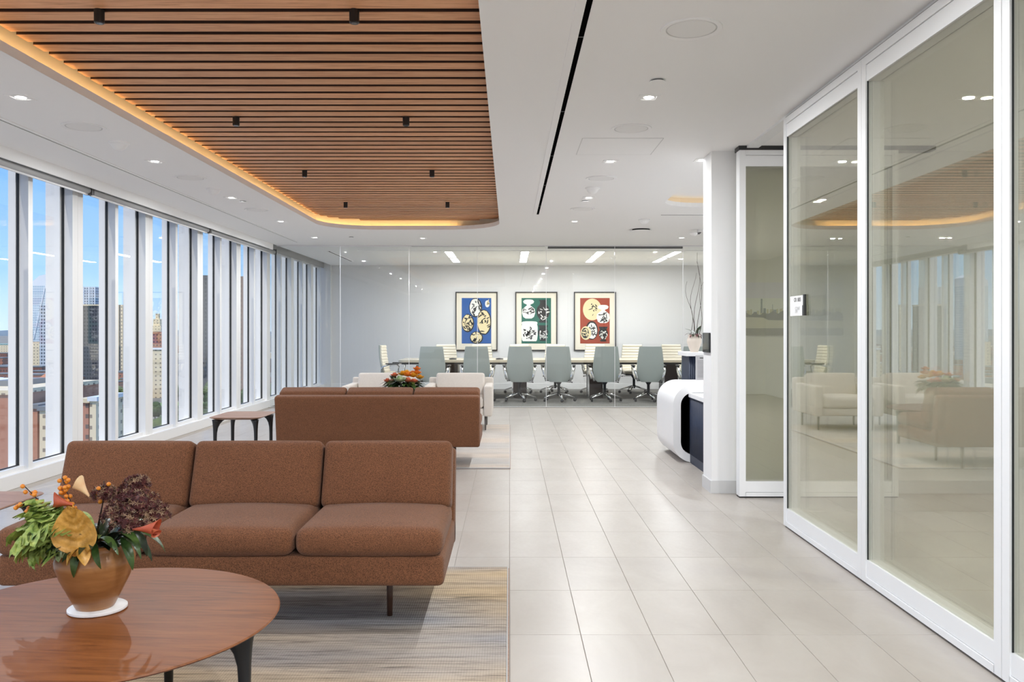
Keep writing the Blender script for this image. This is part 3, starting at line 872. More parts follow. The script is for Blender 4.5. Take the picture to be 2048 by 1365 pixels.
# ================================================================== CONFERENCE ROOM
CZ = 0.004
def conf_chair():
    """origin on the floor under the column, sitter looks to +y"""
    t = thing('conference_chair', 'x', 'chair', (0, 0, CZ))
    def hw(v):      # half width of the back, v 0 bottom .. 1 top
        pts = [(0, 0.15), (0.04, 0.19), (0.12, 0.212), (0.38, 0.245), (0.62, 0.232), (0.96, 0.205), (1.0, 0.198)]
        for (a, x), (c, y) in zip(pts[:-1], pts[1:]):
            if v <= c: return x + (y - x) * (v - a) / (c - a)
        return pts[-1][1]
    def yb(v): return -0.20 - 0.03 * math.sin(v * PI) - 0.12 * v
    z0, z1 = 0.36, 1.005
    def shell(off, rib, inset, dz=0.0):
        def fn(u, v):
            a = (u - 0.5) * 2
            x = a * (hw(v) - inset)
            y = yb(v) + off + 0.035 * a * a
            if rib: y += 0.010 * abs(math.sin(v * PI * 11)) ** 0.6
            return (x, y, z0 + dz + (z1 - z0 - 2 * dz) * v)
        return fn
    def closed(f1, f2, nu, nv):
        b = B(); g = B().grid(f1, nu, nv); h = B().grid(f2, nu, nv)
        n = len(g.v); fs = list(g.f) + [tuple(i + n for i in reversed(f)) for f in h.f]
        rim = [i for i in range(nu + 1)] + [j * (nu + 1) + nu for j in range(1, nv + 1)] + [nv * (nu + 1) + i for i in range(nu - 1, -1, -1)] + [j * (nu + 1) for j in range(nv - 1, 0, -1)]
        for i in range(len(rim)):
            a, c = rim[i], rim[(i + 1) % len(rim)]; fs.append((a, c, c + n, a + n))
        return b.add(g.v + h.v, fs)
    closed(shell(-0.012, False, 0.0), shell(0.012, False, 0.0), 8, 14).build('back_shell', 'leather_back', t, 50)
    closed(shell(0.013, False, 0.006, 0.004), shell(0.032, True, 0.006, 0.004), 8, 66).build('back_pad', 'leather_cream', t, 60)['label'] = 'cream ribbed pad'
    B().rbox(-0.235, -0.20, 0.405, 0.235, 0.27, 0.485, 0.035, 3, 4, (0, 0, 0.012)).build('seat', 'leather_cream', t, True)
    B().rbox(-0.20, -0.17, 0.375, 0.20, 0.20, 0.405, 0.01, 2, 1).build('seat_pan', 'black_plastic', t)
    for s_ in (-1, 1):
        pts = [(s_ * 0.215, -0.215, 0.38), (s_ * 0.235, -0.235, 0.45), (s_ * 0.262, -0.23, 0.545), (s_ * 0.272, -0.19, 0.595), (s_ * 0.278, -0.08, 0.625), (s_ * 0.282, 0.08, 0.635),
               (s_ * 0.280, 0.12, 0.60), (s_ * 0.262, 0.10, 0.50), (s_ * 0.235, 0.04, 0.40)]
        arm = B().tube(pts, 0.013, 8, squash=1.5).build('arm', 'chrome', t, True)
        B().rbox(s_ * 0.28 - 0.03, -0.14, 0.637, s_ * 0.28 + 0.03, 0.12, 0.662, 0.012, 2, 1).build('arm_pad', 'black_plastic', arm, True)
    B().lathe([(0.026, 0.10), (0.026, 0.30), (0.045, 0.33), (0.075, 0.378)], 14).build('column', 'black_plastic', t, 40)
    B().tube([(0.05, 0, 0.355), (0.22, -0.02, 0.352), (0.255, -0.02, 0.345)], [0.006, 0.007, 0.014], 6).build('lever', 'black_plastic', t, True)
    for i in range(5):
        a = -PI / 2 + 0.25 + 2 * PI * i / 5; c, s_ = math.cos(a), math.sin(a)
        leg = B().tube([(c * 0.02, s_ * 0.02, 0.15), (c * 0.12, s_ * 0.12, 0.125), (c * 0.30, s_ * 0.30, 0.072)], [0.034, 0.028, 0.017], 8, squash=0.6).build('base_leg', 'chrome', t, True)
        M = Matrix.Translation((c * 0.295, s_ * 0.295, 0.028)) @ Matrix.Rotation(a + 0.9, 4, 'Z') @ Matrix.Rotation(PI / 2, 4, 'X')
        B().lathe([(0.020, -0.020), (0.028, -0.014), (0.028, 0.014), (0.020, 0.020)], 12, M=M).build('caster', 'black_plastic', leg, True)
    return t
proto = conf_chair()
XN = [-1.384, -0.57, 0.181, 0.90, 1.74, 2.54, 3.36]
XFc = [-1.33, -0.607, 0.204, 0.943, 1.776, 2.567, 3.40]
first = True
def place(x, y, rz, label, group=None):
    global first
    c = proto if first else copy_tree(proto); first = False
    c.location = (x, y, CZ); c.rotation_euler = (0, 0, rz); c['label'] = label
    if group: c['group'] = group
NTH = ('first', 'second', 'third', 'fourth', 'fifth', 'sixth', 'seventh')
for i, x in enumerate(XN):
    place(x, 15.36, rnd.uniform(-0.12, 0.12), 'grey-green high-back chair backing the glass wall, %s from the windows' % NTH[i], 'conference chairs on the glass wall side')
for i, x in enumerate(XFc):
    place(x, 17.33, PI + rnd.uniform(-0.1, 0.1), 'cream ribbed chair on the picture side of the table, %s from the windows' % NTH[i], 'conference chairs on the picture side')
place(-2.22, 16.45, -PI / 2 - 0.1, 'cream ribbed conference chair at the window end of the table')

t = thing('conference_table', 'long pale wood conference table with dark panel legs', 'table', (1.2, 16.4, CZ))
b = B(); pl = rrect(-3.3, -0.62, 3.3, 0.62, 0.10, 6)
b.prism(pl, 0.69, 0.735).build('tabletop', 'conf_top', t)
b = B(); b.prism(rrect(-3.25, -0.57, 3.25, 0.57, 0.10, 6), 0.65, 0.69).build('underframe', 'black_plastic', t)
for x in (-1.12, 0.20, 1.66, 3.1):
    lg = B().box(x - 1.2 - 0.13, -0.30, 0, x - 1.2 + 0.13, 0.30, 0.65).build('leg', 'table_dark', t)
    B().box(x - 1.2 - 0.155, -0.31, 0, x - 1.2 - 0.13, -0.25, 0.65).build('edge_strip', 'chrome', lg)
for x, nm in ((-1.09, 'window end'), (-0.19, 'middle')):
    q = thing('speakerphone', 'flat black speakerphone at the %s of the conference table' % nm, 'speakerphone', (x, 16.15, CZ + 0.735), 0, 'speakerphones on the conference table')
    B().lathe([(0.07, 0), (0.075, 0.012), (0.06, 0.022), (0.0, 0.026)], 20, cap=False).build('body', 'black_plastic', q, True)
    B().lathe([(0.025, 0.0245), (0.025, 0.029)], 12).build('button', 'steel_dark', q)

# ---- framed prints (generic stand-ins: ovals and vessels on a coloured ground)
mat('print_blue', srgb(30, 88, 160), 0.8); mat('print_green', srgb(20, 98, 82), 0.8); mat('print_red', srgb(160, 62, 34), 0.8)
mat('print_cream', srgb(232, 216, 170), 0.8); mat('print_white', srgb(236, 236, 230), 0.8); mat('print_black', srgb(28, 26, 26), 0.8)
mat('mat_board', srgb(238, 230, 212), 0.85); mat('frame_black', srgb(30, 26, 24), 0.5)
def ell(cx, cz, rx, rz, n=28, wob=0.0, seed=0):
    r2 = random.Random(seed)
    return [(cx + rx * math.cos(2 * PI * i / n) * (1 + r2.uniform(-wob, wob)), cz + rz * math.sin(2 * PI * i / n) * (1 + r2.uniform(-wob, wob))) for i in range(n)]
def print_shape(parent, layer, poly, m):
    y = -0.014 - 0.0012 * layer
    return B().prism(poly, y - 0.001, y, 'y').build('motif', m, parent)
def marks(parent, layer, cx, cz, rx, rz, n, m, seed):
    r2 = random.Random(seed); b = B()
    for i in range(n):
        a = r2.uniform(0, 2 * PI); d = math.sqrt(r2.uniform(0.0, 0.72))
        x, z = cx + rx * d * math.cos(a), cz + rz * d * math.sin(a)
        l, w_ = r2.uniform(0.014, 0.055), r2.uniform(0.006, 0.016); th = r2.uniform(0, PI)
        pts = []
        for q in range(8):
            p = 2 * PI * q / 8; u, v = l * math.cos(p), w_ * math.sin(p) * (1 + 0.5 * math.sin(p + i))
            pts.append((x + u * math.cos(th) - v * math.sin(th), z + u * math.sin(th) + v * math.cos(th)))
        y = -0.014 - 0.0012 * layer
        b.prism(pts, y - 0.001, y, 'y')
    o = b.build('brush_marks', m, parent); o['kind'] = 'stuff'
def vessel(cx, cz, w_, h, prof):
    L = [(cx - w_ * r, cz + h * z) for z, r in prof]; R = [(cx + w_ * r, cz + h * z) for z, r in reversed(prof)]
    return L + R
URN = [(-0.5, 0.30), (-0.44, 0.34), (-0.40, 0.2), (-0.2, 0.42), (0.0, 0.5), (0.18, 0.42), (0.30, 0.24), (0.42, 0.22), (0.5, 0.32)]
JUG = [(-0.5, 0.26), (-0.42, 0.28), (-0.36, 0.14), (-0.15, 0.36), (0.1, 0.44), (0.3, 0.30), (0.5, 0.42)]
FLASK = [(-0.5, 0.22), (-0.42, 0.40), (-0.22, 0.5), (0.0, 0.46), (0.12, 0.26), (0.2, 0.12), (0.24, 0.16), (0.3, 0.36), (0.4, 0.42), (0.48, 0.30), (0.5, 0.12)]
JAR = [(-0.5, 0.40), (-0.44, 0.46), (-0.2, 0.5), (0.2, 0.5), (0.36, 0.46), (0.42, 0.5), (0.48, 0.42), (0.5, 0.2)]
def artwork(label, x, ground, fn):
    t = thing('framed_print', label, 'framed print', (x, YB - 0.004, 1.498), 0, None)
    W, Hh = 0.4615, 0.648
    for nm, bx_ in (('a', (-W, -0.035, -Hh, W, 0, -Hh + 0.022)), ('b', (-W, -0.035, Hh - 0.022, W, 0, Hh)), ('c', (-W, -0.035, -Hh + 0.022, -W + 0.022, 0, Hh - 0.022)), ('d', (W - 0.022, -0.035, -Hh + 0.022, W, 0, Hh - 0.022))):
        B().box(*bx_).build('frame_bar', 'frame_black', t)
    B().box(-W + 0.022, -0.010, -Hh + 0.022, W - 0.022, -0.002, Hh - 0.022).build('mat_board', 'mat_board', t)
    pr = B().box(-0.325, -0.0135, -0.49, 0.325, -0.010, 0.512).build('print', ground, t)
    fn(pr)
def art_blue(p):
    for i, (cx, cz, rx, rz, m, mk) in enumerate(((-0.02, 0.30, 0.135, 0.205, 'print_white', 26), (0.17, -0.02, 0.15, 0.27, 'print_cream', 22), (-0.19, -0.04, 0.13, 0.19, 'print_cream', 34), (0.0, -0.36, 0.135, 0.128, 'print_cream', 16), (0.245, 0.38, 0.062, 0.088, 'print_white', 6))):
        L = 2 * i
        if i not in (4,): print_shape(p, L, ell(cx, cz, rx + 0.008, rz + 0.008, wob=0.02, seed=i), 'print_black')
        print_shape(p, L + 0.5, ell(cx - 0.006, cz + 0.004, rx - 0.012, rz - 0.012, wob=0.03, seed=i + 9), m)
        marks(p, L + 1, cx, cz, rx, rz, mk, 'print_black' if i != 4 else 'print_cream', i + 3)
def art_green(p):
    for i, (cx, cz, w_, h, prof, m, mk) in enumerate(((-0.17, 0.27, 0.29, 0.42, FLASK, 'print_white', 18), (0.15, 0.22, 0.30, 0.50, URN, 'print_black', 14), (-0.15, -0.22, 0.36, 0.44, JAR, 'print_white', 34), (0.15, -0.26, 0.26, 0.34, JUG, 'print_black', 16))):
        print_shape(p, 2 * i, vessel(cx, cz, w_, h, prof), m)
        marks(p, 2 * i + 1, cx, cz - h * 0.12, w_ * 0.46, h * 0.34, mk, 'print_black' if m == 'print_white' else 'print_white', 40 + i)
def art_red(p):
    print_shape(p, 0, ell(-0.06, 0.26, 0.205, 0.24), 'print_cream'); marks(p, 1, -0.04, 0.26, 0.10, 0.2, 12, 'print_black', 71)
    print_shape(p, 2, vessel(0.18, 0.16, 0.29, 0.40, FLASK), 'print_white'); marks(p, 3, 0.18, 0.08, 0.13, 0.12, 20, 'print_black', 72)
    print_shape(p, 4, ell(-0.07, -0.20, 0.135, 0.205), 'print_black'); print_shape(p, 4.5, ell(-0.065, -0.21, 0.11, 0.175, wob=0.04), 'print_white'); marks(p, 5, -0.06, -0.2, 0.11, 0.17, 22, 'print_black', 73)
    print_shape(p, 6, ell(-0.20, -0.26, 0.115, 0.15), 'print_cream'); print_shape(p, 6.5, ell(-0.215, -0.26, 0.08, 0.115, wob=0.05), 'print_black'); marks(p, 7, -0.215, -0.26, 0.07, 0.1, 12, 'print_cream', 74)
    print_shape(p, 8, vessel(0.18, -0.28, 0.24, 0.32, JUG), 'print_black'); marks(p, 9, 0.18, -0.30, 0.09, 0.12, 14, 'print_white', 75)
artwork('blue print of cream ovals in thin black frame', -0.726, 'print_blue', art_blue)
artwork('green print of black and white vessels in thin black frame', 0.59, 'print_green', art_green)
artwork('rust red print of oval and vessels in thin black frame', 1.88, 'print_red', art_red)

# ================================================================== RECEPTION
rd = thing('reception_desk', 'curved white reception desk with navy fluted front', 'reception desk', (1.608, 8.25, 0))
def cshape(th, r, n=10):
    # C profile in x-z, open to the right, outer left edge at x=0
    W, T = 1.8, 0.762
    out = [(W, T)] + [(r - r * math.sin(PI / 2 * i / n), T - r + r * math.cos(PI / 2 * i / n)) for i in range(n + 1)]
    out += [(r - r * math.cos(PI / 2 * i / n), r - r * math.sin(PI / 2 * i / n)) for i in range(n + 1)] + [(W, 0.0)]
    ri = r - th
    inn = [(W, th)] + [(r - ri * math.sin(PI / 2 * i / n), r - ri * math.cos(PI / 2 * i / n)) for i in range(n + 1)]
    inn += [(r - ri * math.cos(PI / 2 * i / n), T - r + ri * math.sin(PI / 2 * i / n)) for i in range(n + 1)] + [(W, T - th)]
    return out, inn
out, inn = cshape(0.075, 0.20)
b = B(); D = 0.91
inr = list(reversed(inn)); n = len(out)
vs = [(x, 0, z) for x, z in out] + [(x, 0, z) for x, z in inr] + [(x, D, z) for x, z in out] + [(x, D, z) for x, z in inr]
fs = []
for i in range(n - 1):
    fs += [(i, i + 1, n + i + 1, n + i), (2 * n + i, 3 * n + i, 3 * n + i + 1, 2 * n + i + 1), (i, 2 * n + i, 2 * n + i + 1, i + 1), (n + i, n + i + 1, 3 * n + i + 1, 3 * n + i)]
b.add(vs, fs).build('shell', 'stone_white', rd, 30)
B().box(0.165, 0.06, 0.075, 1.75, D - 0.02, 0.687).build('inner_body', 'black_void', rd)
b = B().box(0.175, -0.95, 0.0, 1.75, 0.10, 0.60).build('low_body', 'navy', rd)
for i in range(26):
    y = -0.94 + i * 0.037
    B().tube([(0.172, y, 0.085), (0.172, y, 0.64)], 0.013, 8).build('flute', 'navy', rd, True)
B().box(0.166, -0.95, 0.0, 0.176, 0.0, 0.085).build('plinth', 'navy', rd)
B().box(0.150, -0.97, 0.645, 1.75, 0.0, 0.684).build('low_counter', 'stone_white', rd)
tc_ = thing('transaction_counter', 'tall navy fluted counter with white slab top behind the desk', 'counter', (2.0, 9.55, 0))
B().box(0.04, 0.0, 0, 2.2, 0.40, 1.005).build('body', 'navy', tc_)
for i in range(5):
    B().tube([(0.05 + i * 0.022, 0.0, 0.02), (0.05 + i * 0.022, 0.0, 1.0)], 0.010, 8).build('flute', 'navy', tc_, True)
B().rbox(0.0, -0.05, 1.005, 2.25, 0.43, 1.05, 0.004, 1, 1).build('slab', 'stone_white', tc_)
doc = thing('notice_sheet', 'grey printed notice standing on the desk below the plant', 'notice', (2.09, 9.10, 0.7625))
B().box(-0.075, -0.004, 0.0, 0.20, 0.0, 0.265).build('sheet', 'paper_grey', doc)
B().box(-0.03, -0.0048, 0.232, 0.10, -0.004, 0.242).build('heading_line', 'ink', doc)
b = B()
for i in range(12):
    b.box(-0.055, -0.0048, 0.205 - i * 0.016, 0.06 + rnd.uniform(0.0, 0.11), -0.004, 0.2075 - i * 0.016)
b.build('text_lines', 'ink', doc)['kind'] = 'stuff'
# pot plant with curly twigs
pp = thing('pot_plant', 'cream pot with dark foliage and tall curly twigs on the counter', 'pot plant', (2.115, 9.62, 1.05))
B().lathe([(0.042, 0), (0.055, 0.03), (0.083, 0.115), (0.080, 0.145), (0.068, 0.175), (0.072, 0.20), (0.064, 0.20), (0.06, 0.17)], 28, cap=False).add([], []).build('pot', 'terracotta_pot', pp, 40)
B().lathe([(0.0, 0.185), (0.062, 0.185)], 20, cap=False).build('soil', 'soil', pp)
def leaf(L, W, bend=0.4, fold=0.2, tip=1.0, n=8, wave=0.0, ph=0.0):
    def fn(u, v):
        a = (u - 0.5) * 2; w_ = W * math.sin(min(1, v * 0.96 + 0.03) * PI) ** 0.7 * (1 - 0.35 * v * tip)
        return (a * w_, L * v * math.cos(bend * v), -L * v * math.sin(bend * v) * 0.9 + abs(a) * w_ * fold + wave * W * math.sin(v * 14 + ph) * abs(a))
    return fn
def orient(loc, az, el_, roll=0.0):
    return Matrix.Translation(loc) @ Matrix.Rotation(az - PI / 2, 4, 'Z') @ Matrix.Rotation(el_, 4, 'X') @ Matrix.Rotation(roll, 4, 'Y')
def leaf_obj(name, matn, parent, loc, az, el_, L, W, bend=0.5, fold=0.2, roll=0.0, wave=0.0, n=10):
    g = B().grid(leaf(L, W, bend, fold, wave=wave, ph=rnd.uniform(0, 6)), 4 if wave == 0 else 6, n, orient(loc, az, el_, roll))
    m = len(g.v); th = orient(loc, az, el_, roll).to_3x3() @ Vector((0, 0, -0.0012))
    vs = g.v + [tuple(Vector(q) + th) for q in g.v]; fs = g.f + [tuple(i + m for i in reversed(f)) for f in g.f]
    return B().add(vs, fs).build(name, matn, parent, True)
for i in range(14):
    a = rnd.uniform(0, 2 * PI)
    leaf_obj('leaf', 'sedum' if i % 3 else 'leaf_dark', pp, (0.03 * math.cos(a), 0.03 * math.sin(a), 0.195), a, rnd.uniform(0.1, 0.9), rnd.uniform(0.06, 0.10), 0.018, 0.9)
leaf_obj('large_leaf', 'leaf_green', pp, (0.02, -0.02, 0.2), 2.7, 0.75, 0.15, 0.026, 0.3)
leaf_obj('large_leaf', 'leaf_dark', pp, (0.03, 0.0, 0.2), 0.8, 1.1, 0.14, 0.03, 0.3)
for i in range(5):
    x0 = -0.03 + 0.02 * i; pts = []
    hh = (0.62, 0.72, 0.85, 0.95, 0.7)[i]
    for j in range(12):
        v = j / 11
        pts.append((x0 + 0.05 * math.sin(v * 6 + i * 1.7) * v ** 0.5 + 0.05 * v * (i - 1.2) * 0.6, 0.03 * math.cos(v * 5 + i), 0.19 + hh * v))
    B().tube(pts, [0.0035 - 0.0022 * j / 11 for j in range(12)], 5).build('twig', 'twig', pp, True)
# wall plate on the wall end, sign, reflected skyline painted on a board
wp = thing('touch_panel', 'black glass touch panel on the side of the white wall end', 'touch panel', (WX - 0.001, 6.84, 1.2))
B().rbox(-0.012, -0.115, -0.08, 0.0, 0.115, 0.08, 0.004, 2, 1).build('housing', 'black_plastic', wp)
B().box(-0.0135, -0.108, -0.074, -0.012, 0.108, 0.074).build('screen', 'black_glass', wp)
sg = thing('room_sign', 'white room sign with black edge strip on the glass panel', 'sign', (XP + 0.013, 5.30, 1.40))
# placed by its pixels on the plane of the glass
ya = XP * F / (1577 - VX); yb_ = XP * F / (1607 - VX)
z_t = EYE - (592 - VY) / F * (ya + yb_) / 2; z_b = EYE - (632 - VY) / F * (ya + yb_) / 2
sg.location = (XP + 0.0155, (ya + yb_) / 2, (z_t + z_b) / 2)
hy, hz = (ya - yb_) / 2, (z_t - z_b) / 2
B().box(-0.005, -hy, -hz, 0.0, hy, hz).build('plate', 'paper', sg)
B().box(-0.012, -hy - 0.004, 0.0, 0.0, -hy + 0.022, hz + 0.004).build('edge_strip', 'black_plastic', sg)
B().box(-0.014, -hy - 0.006, -hz, 0.0, -hy + 0.028, 0.0).build('edge_strip', 'black_plastic', sg)
text('room_number', 'CR 1805', 0.036, 'ink', sg, (-0.0055, 0.0, hz * 0.42), (PI / 2, 0, -PI / 2))
text('room_name', 'CONF', 0.03, 'ink_pale', sg, (-0.0055, 0.0, -hz * 0.42), (PI / 2, 0, -PI / 2))
text('room_name', 'RM', 0.03, 'ink_pale', sg, (-0.0055, 0.02, -hz * 0.72), (PI / 2, 0, -PI / 2))
mat('refl_sky', srgb(232, 232, 255), 0.6); mat('refl_haze', srgb(240, 246, 244), 0.6); mat('refl_tower', srgb(120, 138, 140), 0.6); mat('refl_trees', srgb(108, 112, 84), 0.6)
mat('refl_water', srgb(214, 212, 186), 0.6); mat('refl_low', srgb(206, 200, 150), 0.6); mat('refl_water_dark', srgb(140, 138, 112), 0.6)
sk = thing('skyline_reflection', 'reflected river and city skyline painted on a board behind the parked panel', 'picture', (1.86, 6.688, 1.256))  # reflection in the glass, painted in patches on an added board behind it
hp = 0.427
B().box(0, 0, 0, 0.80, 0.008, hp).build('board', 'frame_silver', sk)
def refl(z0, z1, m, x0=0.002, x1=0.798, lay=1):
    B().box(x0, -0.0008 * lay, z0, x1, 0.0, z1).build('reflection_patch', m, sk)
refl(0.30, hp - 0.002, 'refl_sky'); refl(0.17, 0.30, 'refl_haze'); refl(0.06, 0.15, 'refl_water'); refl(0.002, 0.06, 'refl_water_dark')
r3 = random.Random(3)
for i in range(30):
    x0 = 0.005 + i * 0.026; refl(0.15, 0.19 + r3.uniform(0, 0.035), 'refl_low' if i % 3 else 'refl_tower', x0, min(x0 + r3.uniform(0.012, 0.03), 0.797), 2 + 0.2 * (i % 3))
refl(0.18, 0.295, 'refl_tower', 0.14, 0.153, 3); refl(0.18, 0.25, 'refl_tower', 0.232, 0.236, 3)
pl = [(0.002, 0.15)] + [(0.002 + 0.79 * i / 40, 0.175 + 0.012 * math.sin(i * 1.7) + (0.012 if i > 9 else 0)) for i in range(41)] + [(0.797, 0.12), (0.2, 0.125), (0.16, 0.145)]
B().prism(pl, -0.0034, -0.0026, 'y').build('reflection_patch', 'refl_trees', sk)

# ================================================================== FLOWERS
def blob(r, sub=1, seed=0, amp=0.0, sq=(1, 1, 1)):
    bm = bmesh.new(); bmesh.ops.create_icosphere(bm, subdivisions=sub, radius=r)
    for v in bm.verts:
        d = 1 + amp * (mnoise.noise(v.co.normalized() * 2.3 + Vector((seed * 7.1, 3, 1))))
        v.co = Vector((v.co.x * d * sq[0], v.co.y * d * sq[1], v.co.z * d * sq[2]))
    vs = [tuple(v.co) for v in bm.verts]; fs = [tuple(v.index for v in f.verts) for f in bm.faces]; bm.free()
    return vs, fs
def calla(matn, parent, loc, az, el_, L=0.09, W=0.03, tube_mat='leaf_green'):
    def fn(u, v):
        a = u * 2 * PI; r = W * (0.18 + 0.82 * v ** 1.6); lip = 0.35 * L * max(0, math.cos(a)) * v ** 2
        return (r * math.sin(a), L * v + lip * (1 - 0.4 * v), r * math.cos(a) * 0.9 + 0.4 * lip)
    B().grid(fn, 16, 10, orient(loc, az, el_)).build('calla_lily', matn, parent, True)
def sedum_head(parent, loc, r, seed, h=0.7):
    r2 = random.Random(seed); b = B()
    vs, fs = blob(r * 0.55, 1); b.add(vs, fs, Matrix.Translation(loc)); b.cur = 1
    for i in range(115):
        th = math.acos(r2.uniform(-0.35, 1)); ph = r2.uniform(0, 2 * PI)
        d = Vector((math.sin(th) * math.cos(ph), math.sin(th) * math.sin(ph), math.cos(th) * h))
        p = Vector(loc) + d * r * r2.uniform(0.75, 1.08)
        b.cur = 1 if r2.random() < 0.34 else 0
        M = Matrix.Translation(p) @ d.to_track_quat('Z', 'Y').to_matrix().to_4x4()
        for q in range(5):
            a = 2 * PI * q / 5 + ph; l = r2.uniform(0.008, 0.014)
            b.add([(0, 0, 0), (0.004 * math.cos(a - 0.5), 0.004 * math.sin(a - 0.5), 0.004), (l * math.cos(a), l * math.sin(a), 0.008), (0.004 * math.cos(a + 0.5), 0.004 * math.sin(a + 0.5), 0.004)], [(0, 1, 2, 3)], M)
    b.build('sedum_head', ['sedum', 'sedum_tip'], parent)
co = thing('coaster', 'round white stone coaster under the brown vase', 'coaster', (-1.297, 2.645, 0.42))
B().lathe([(0.0, 0.0), (0.082, 0.0), (0.087, 0.004), (0.087, 0.010), (0.083, 0.0125), (0.0, 0.0125)], 48, cap=False).build('disc', 'stone_white', co, 40)
fv = thing('flower_vase', 'brown pottery vase of kale, berries and a golden leaf on coffee table', 'flower vase', (-1.302, 2.640, 0.4325))
B().lathe([(0.0, 0), (0.055, 0), (0.060, 0.008), (0.078, 0.045), (0.102, 0.095), (0.1155, 0.135), (0.117, 0.15), (0.112, 0.168), (0.102, 0.184), (0.098, 0.192), (0.103, 0.203), (0.097, 0.205), (0.092, 0.19), (0.09, 0.15)], 56, cap=False).build('vase', 'pottery', fv, 60)
B().lathe([(0, 0.175), (0.094, 0.18)], 24, cap=False).build('soil', 'soil', fv)
def kale(matn, loc, az, el_, L, W, roll=0.0):
    ph = rnd.uniform(0, 6)
    def fn(u, v):
        a = (u - 0.5) * 2; e2 = abs(a) ** 2
        w_ = W * (0.25 + 0.85 * math.sin(PI * min(1, v * 0.9 + 0.08)) ** 0.8) * (1 + 0.32 * math.sin(v * 46 + ph))
        return (a * w_, L * v * math.cos(0.55 * v) + e2 * 0.006 * math.sin(v * 50 + a * 3), -L * v * math.sin(0.55 * v) * 0.8 + abs(a) * w_ * 0.35 + e2 * W * 0.6 * math.sin(v * 44 + ph + a * 3))
    B().grid(fn, 8, 36, orient(loc, az, el_, roll)).build('kale_leaf', matn, fv, True)
for i in range(40):         # frilled kale on the window side
    a = PI + rnd.uniform(-0.5, 1.45); e_ = rnd.uniform(-0.2, 1.15)
    kale('kale_green', (-0.065 + rnd.uniform(-0.03, 0.03), -0.06 + rnd.uniform(-0.03, 0.03), 0.222 + rnd.uniform(0, 0.03)), a, e_, rnd.uniform(0.10, 0.16), rnd.uniform(0.028, 0.042), rnd.uniform(-0.5, 0.5))
for a, e_, L in ((-2.0, 0.5, 0.085), (-1.75, 0.3, 0.075), (-2.5, 0.2, 0.09), (-2.2, -0.1, 0.07), (-2.9, 0.5, 0.10)):
    kale('kale_pale', (-0.035, -0.06, 0.215), a, e_, L, 0.034)
# golden heart-shaped leaf, facing the camera
def heart(u, v):
    a = (u - 0.5) * 2; V = v
    if V < 0.36: w_ = 0.068 * math.sqrt(max(0, 1 - ((0.36 - V) / 0.40) ** 2))
    else: w_ = 0.068 * max(0, 1 - ((V - 0.36) / 0.64) ** 1.7) ** 0.8 + 0.0004
    lob = -0.016 * (1 - (2 * abs(a) - 1) ** 2) * (1 - V) ** 3
    vein = 0.0035 * abs(math.sin((V * 0.9 - abs(a) * 0.28) * 20)) * (1 - 0.5 * abs(a))
    return (a * w_, -0.022 * a * a * math.sin(PI * min(1, V + 0.15)) + 0.012 * math.sin(PI * V) - vein - 0.012 * V, 0.142 * V + lob)
g = B().grid(heart, 24, 40, Matrix.Translation((0.024, -0.140, 0.212)) @ Matrix.Rotation(-0.14, 4, 'Y') @ Matrix.Rotation(0.12, 4, 'X'))
gl = g.build('golden_leaf', 'leaf_gold', fv, True)
B().tube([(0.022, -0.140, 0.212), (0.014, -0.132, 0.26), (0.005, -0.146, 0.35)], [0.003, 0.0025, 0.001], 6).build('midrib', 'petal_yellow', gl, True)
for x in (-1, 1):
    leaf_obj('golden_lobe', 'leaf_gold', fv, (0.022 + x * 0.004, -0.142, 0.218), PI / 2 + PI + x * 0.9, -0.75, 0.055, 0.024, 0.3, 0.4)
for (x, y, z, r, s_) in ((0.085, 0.03, 0.335, 0.050, 1), (0.140, 0.0, 0.325, 0.055, 2), (0.175, 0.02, 0.285, 0.050, 3), (0.120, -0.03, 0.265, 0.052, 4), (0.015, 0.03, 0.345, 0.036, 5), (0.07, 0.0, 0.285, 0.045, 6), (0.11, 0.05, 0.375, 0.036, 7)):
    sedum_head(fv, (x, y, z), r, s_)
calla('petal_cream', fv, (-0.018, 0.0, 0.345), PI - 0.2, 0.75, 0.055, 0.022)
calla('petal_red', fv, (-0.055, -0.03, 0.325), PI + 0.3, 0.25, 0.05, 0.024)
calla('petal_red', fv, (0.150, -0.07, 0.258), -0.15, 0.05, 0.075, 0.022)
calla('petal_coral', fv, (0.205, -0.07, 0.262), -0.6, -0.5, 0.03, 0.016)
bm_ = B().add(*blob(0.0072, 2)).mesh('berry', 'berry', True)
for (p0, p1, k0) in (((-0.06, 0.0, 0.23), (-0.098, -0.01, 0.405), 24), ((-0.07, -0.02, 0.22), (-0.192, -0.05, 0.385), 14), ((-0.09, -0.03, 0.24), (-0.195, -0.09, 0.335), 14), ((0.0, 0.02, 0.25), (0.018, 0.02, 0.39), 5)):
    p0, p1 = Vector(p0), Vector(p1)
    tw = B().tube([p0, (p0 + p1) / 2 + Vector((0.006, 0, 0.004)), p1], [0.003, 0.002, 0.0014], 6).build('berry_twig', 'twig', fv, True)
    for q in range(k0):
        v = 1 - (q / k0) * 0.55 - 0.03
        o = obj('berry', bm_, tw, tuple(p0 + (p1 - p0) * v + Vector((rnd.uniform(-1, 1) * 0.016, rnd.uniform(-1, 1) * 0.012, rnd.uniform(-1, 1) * 0.008))))
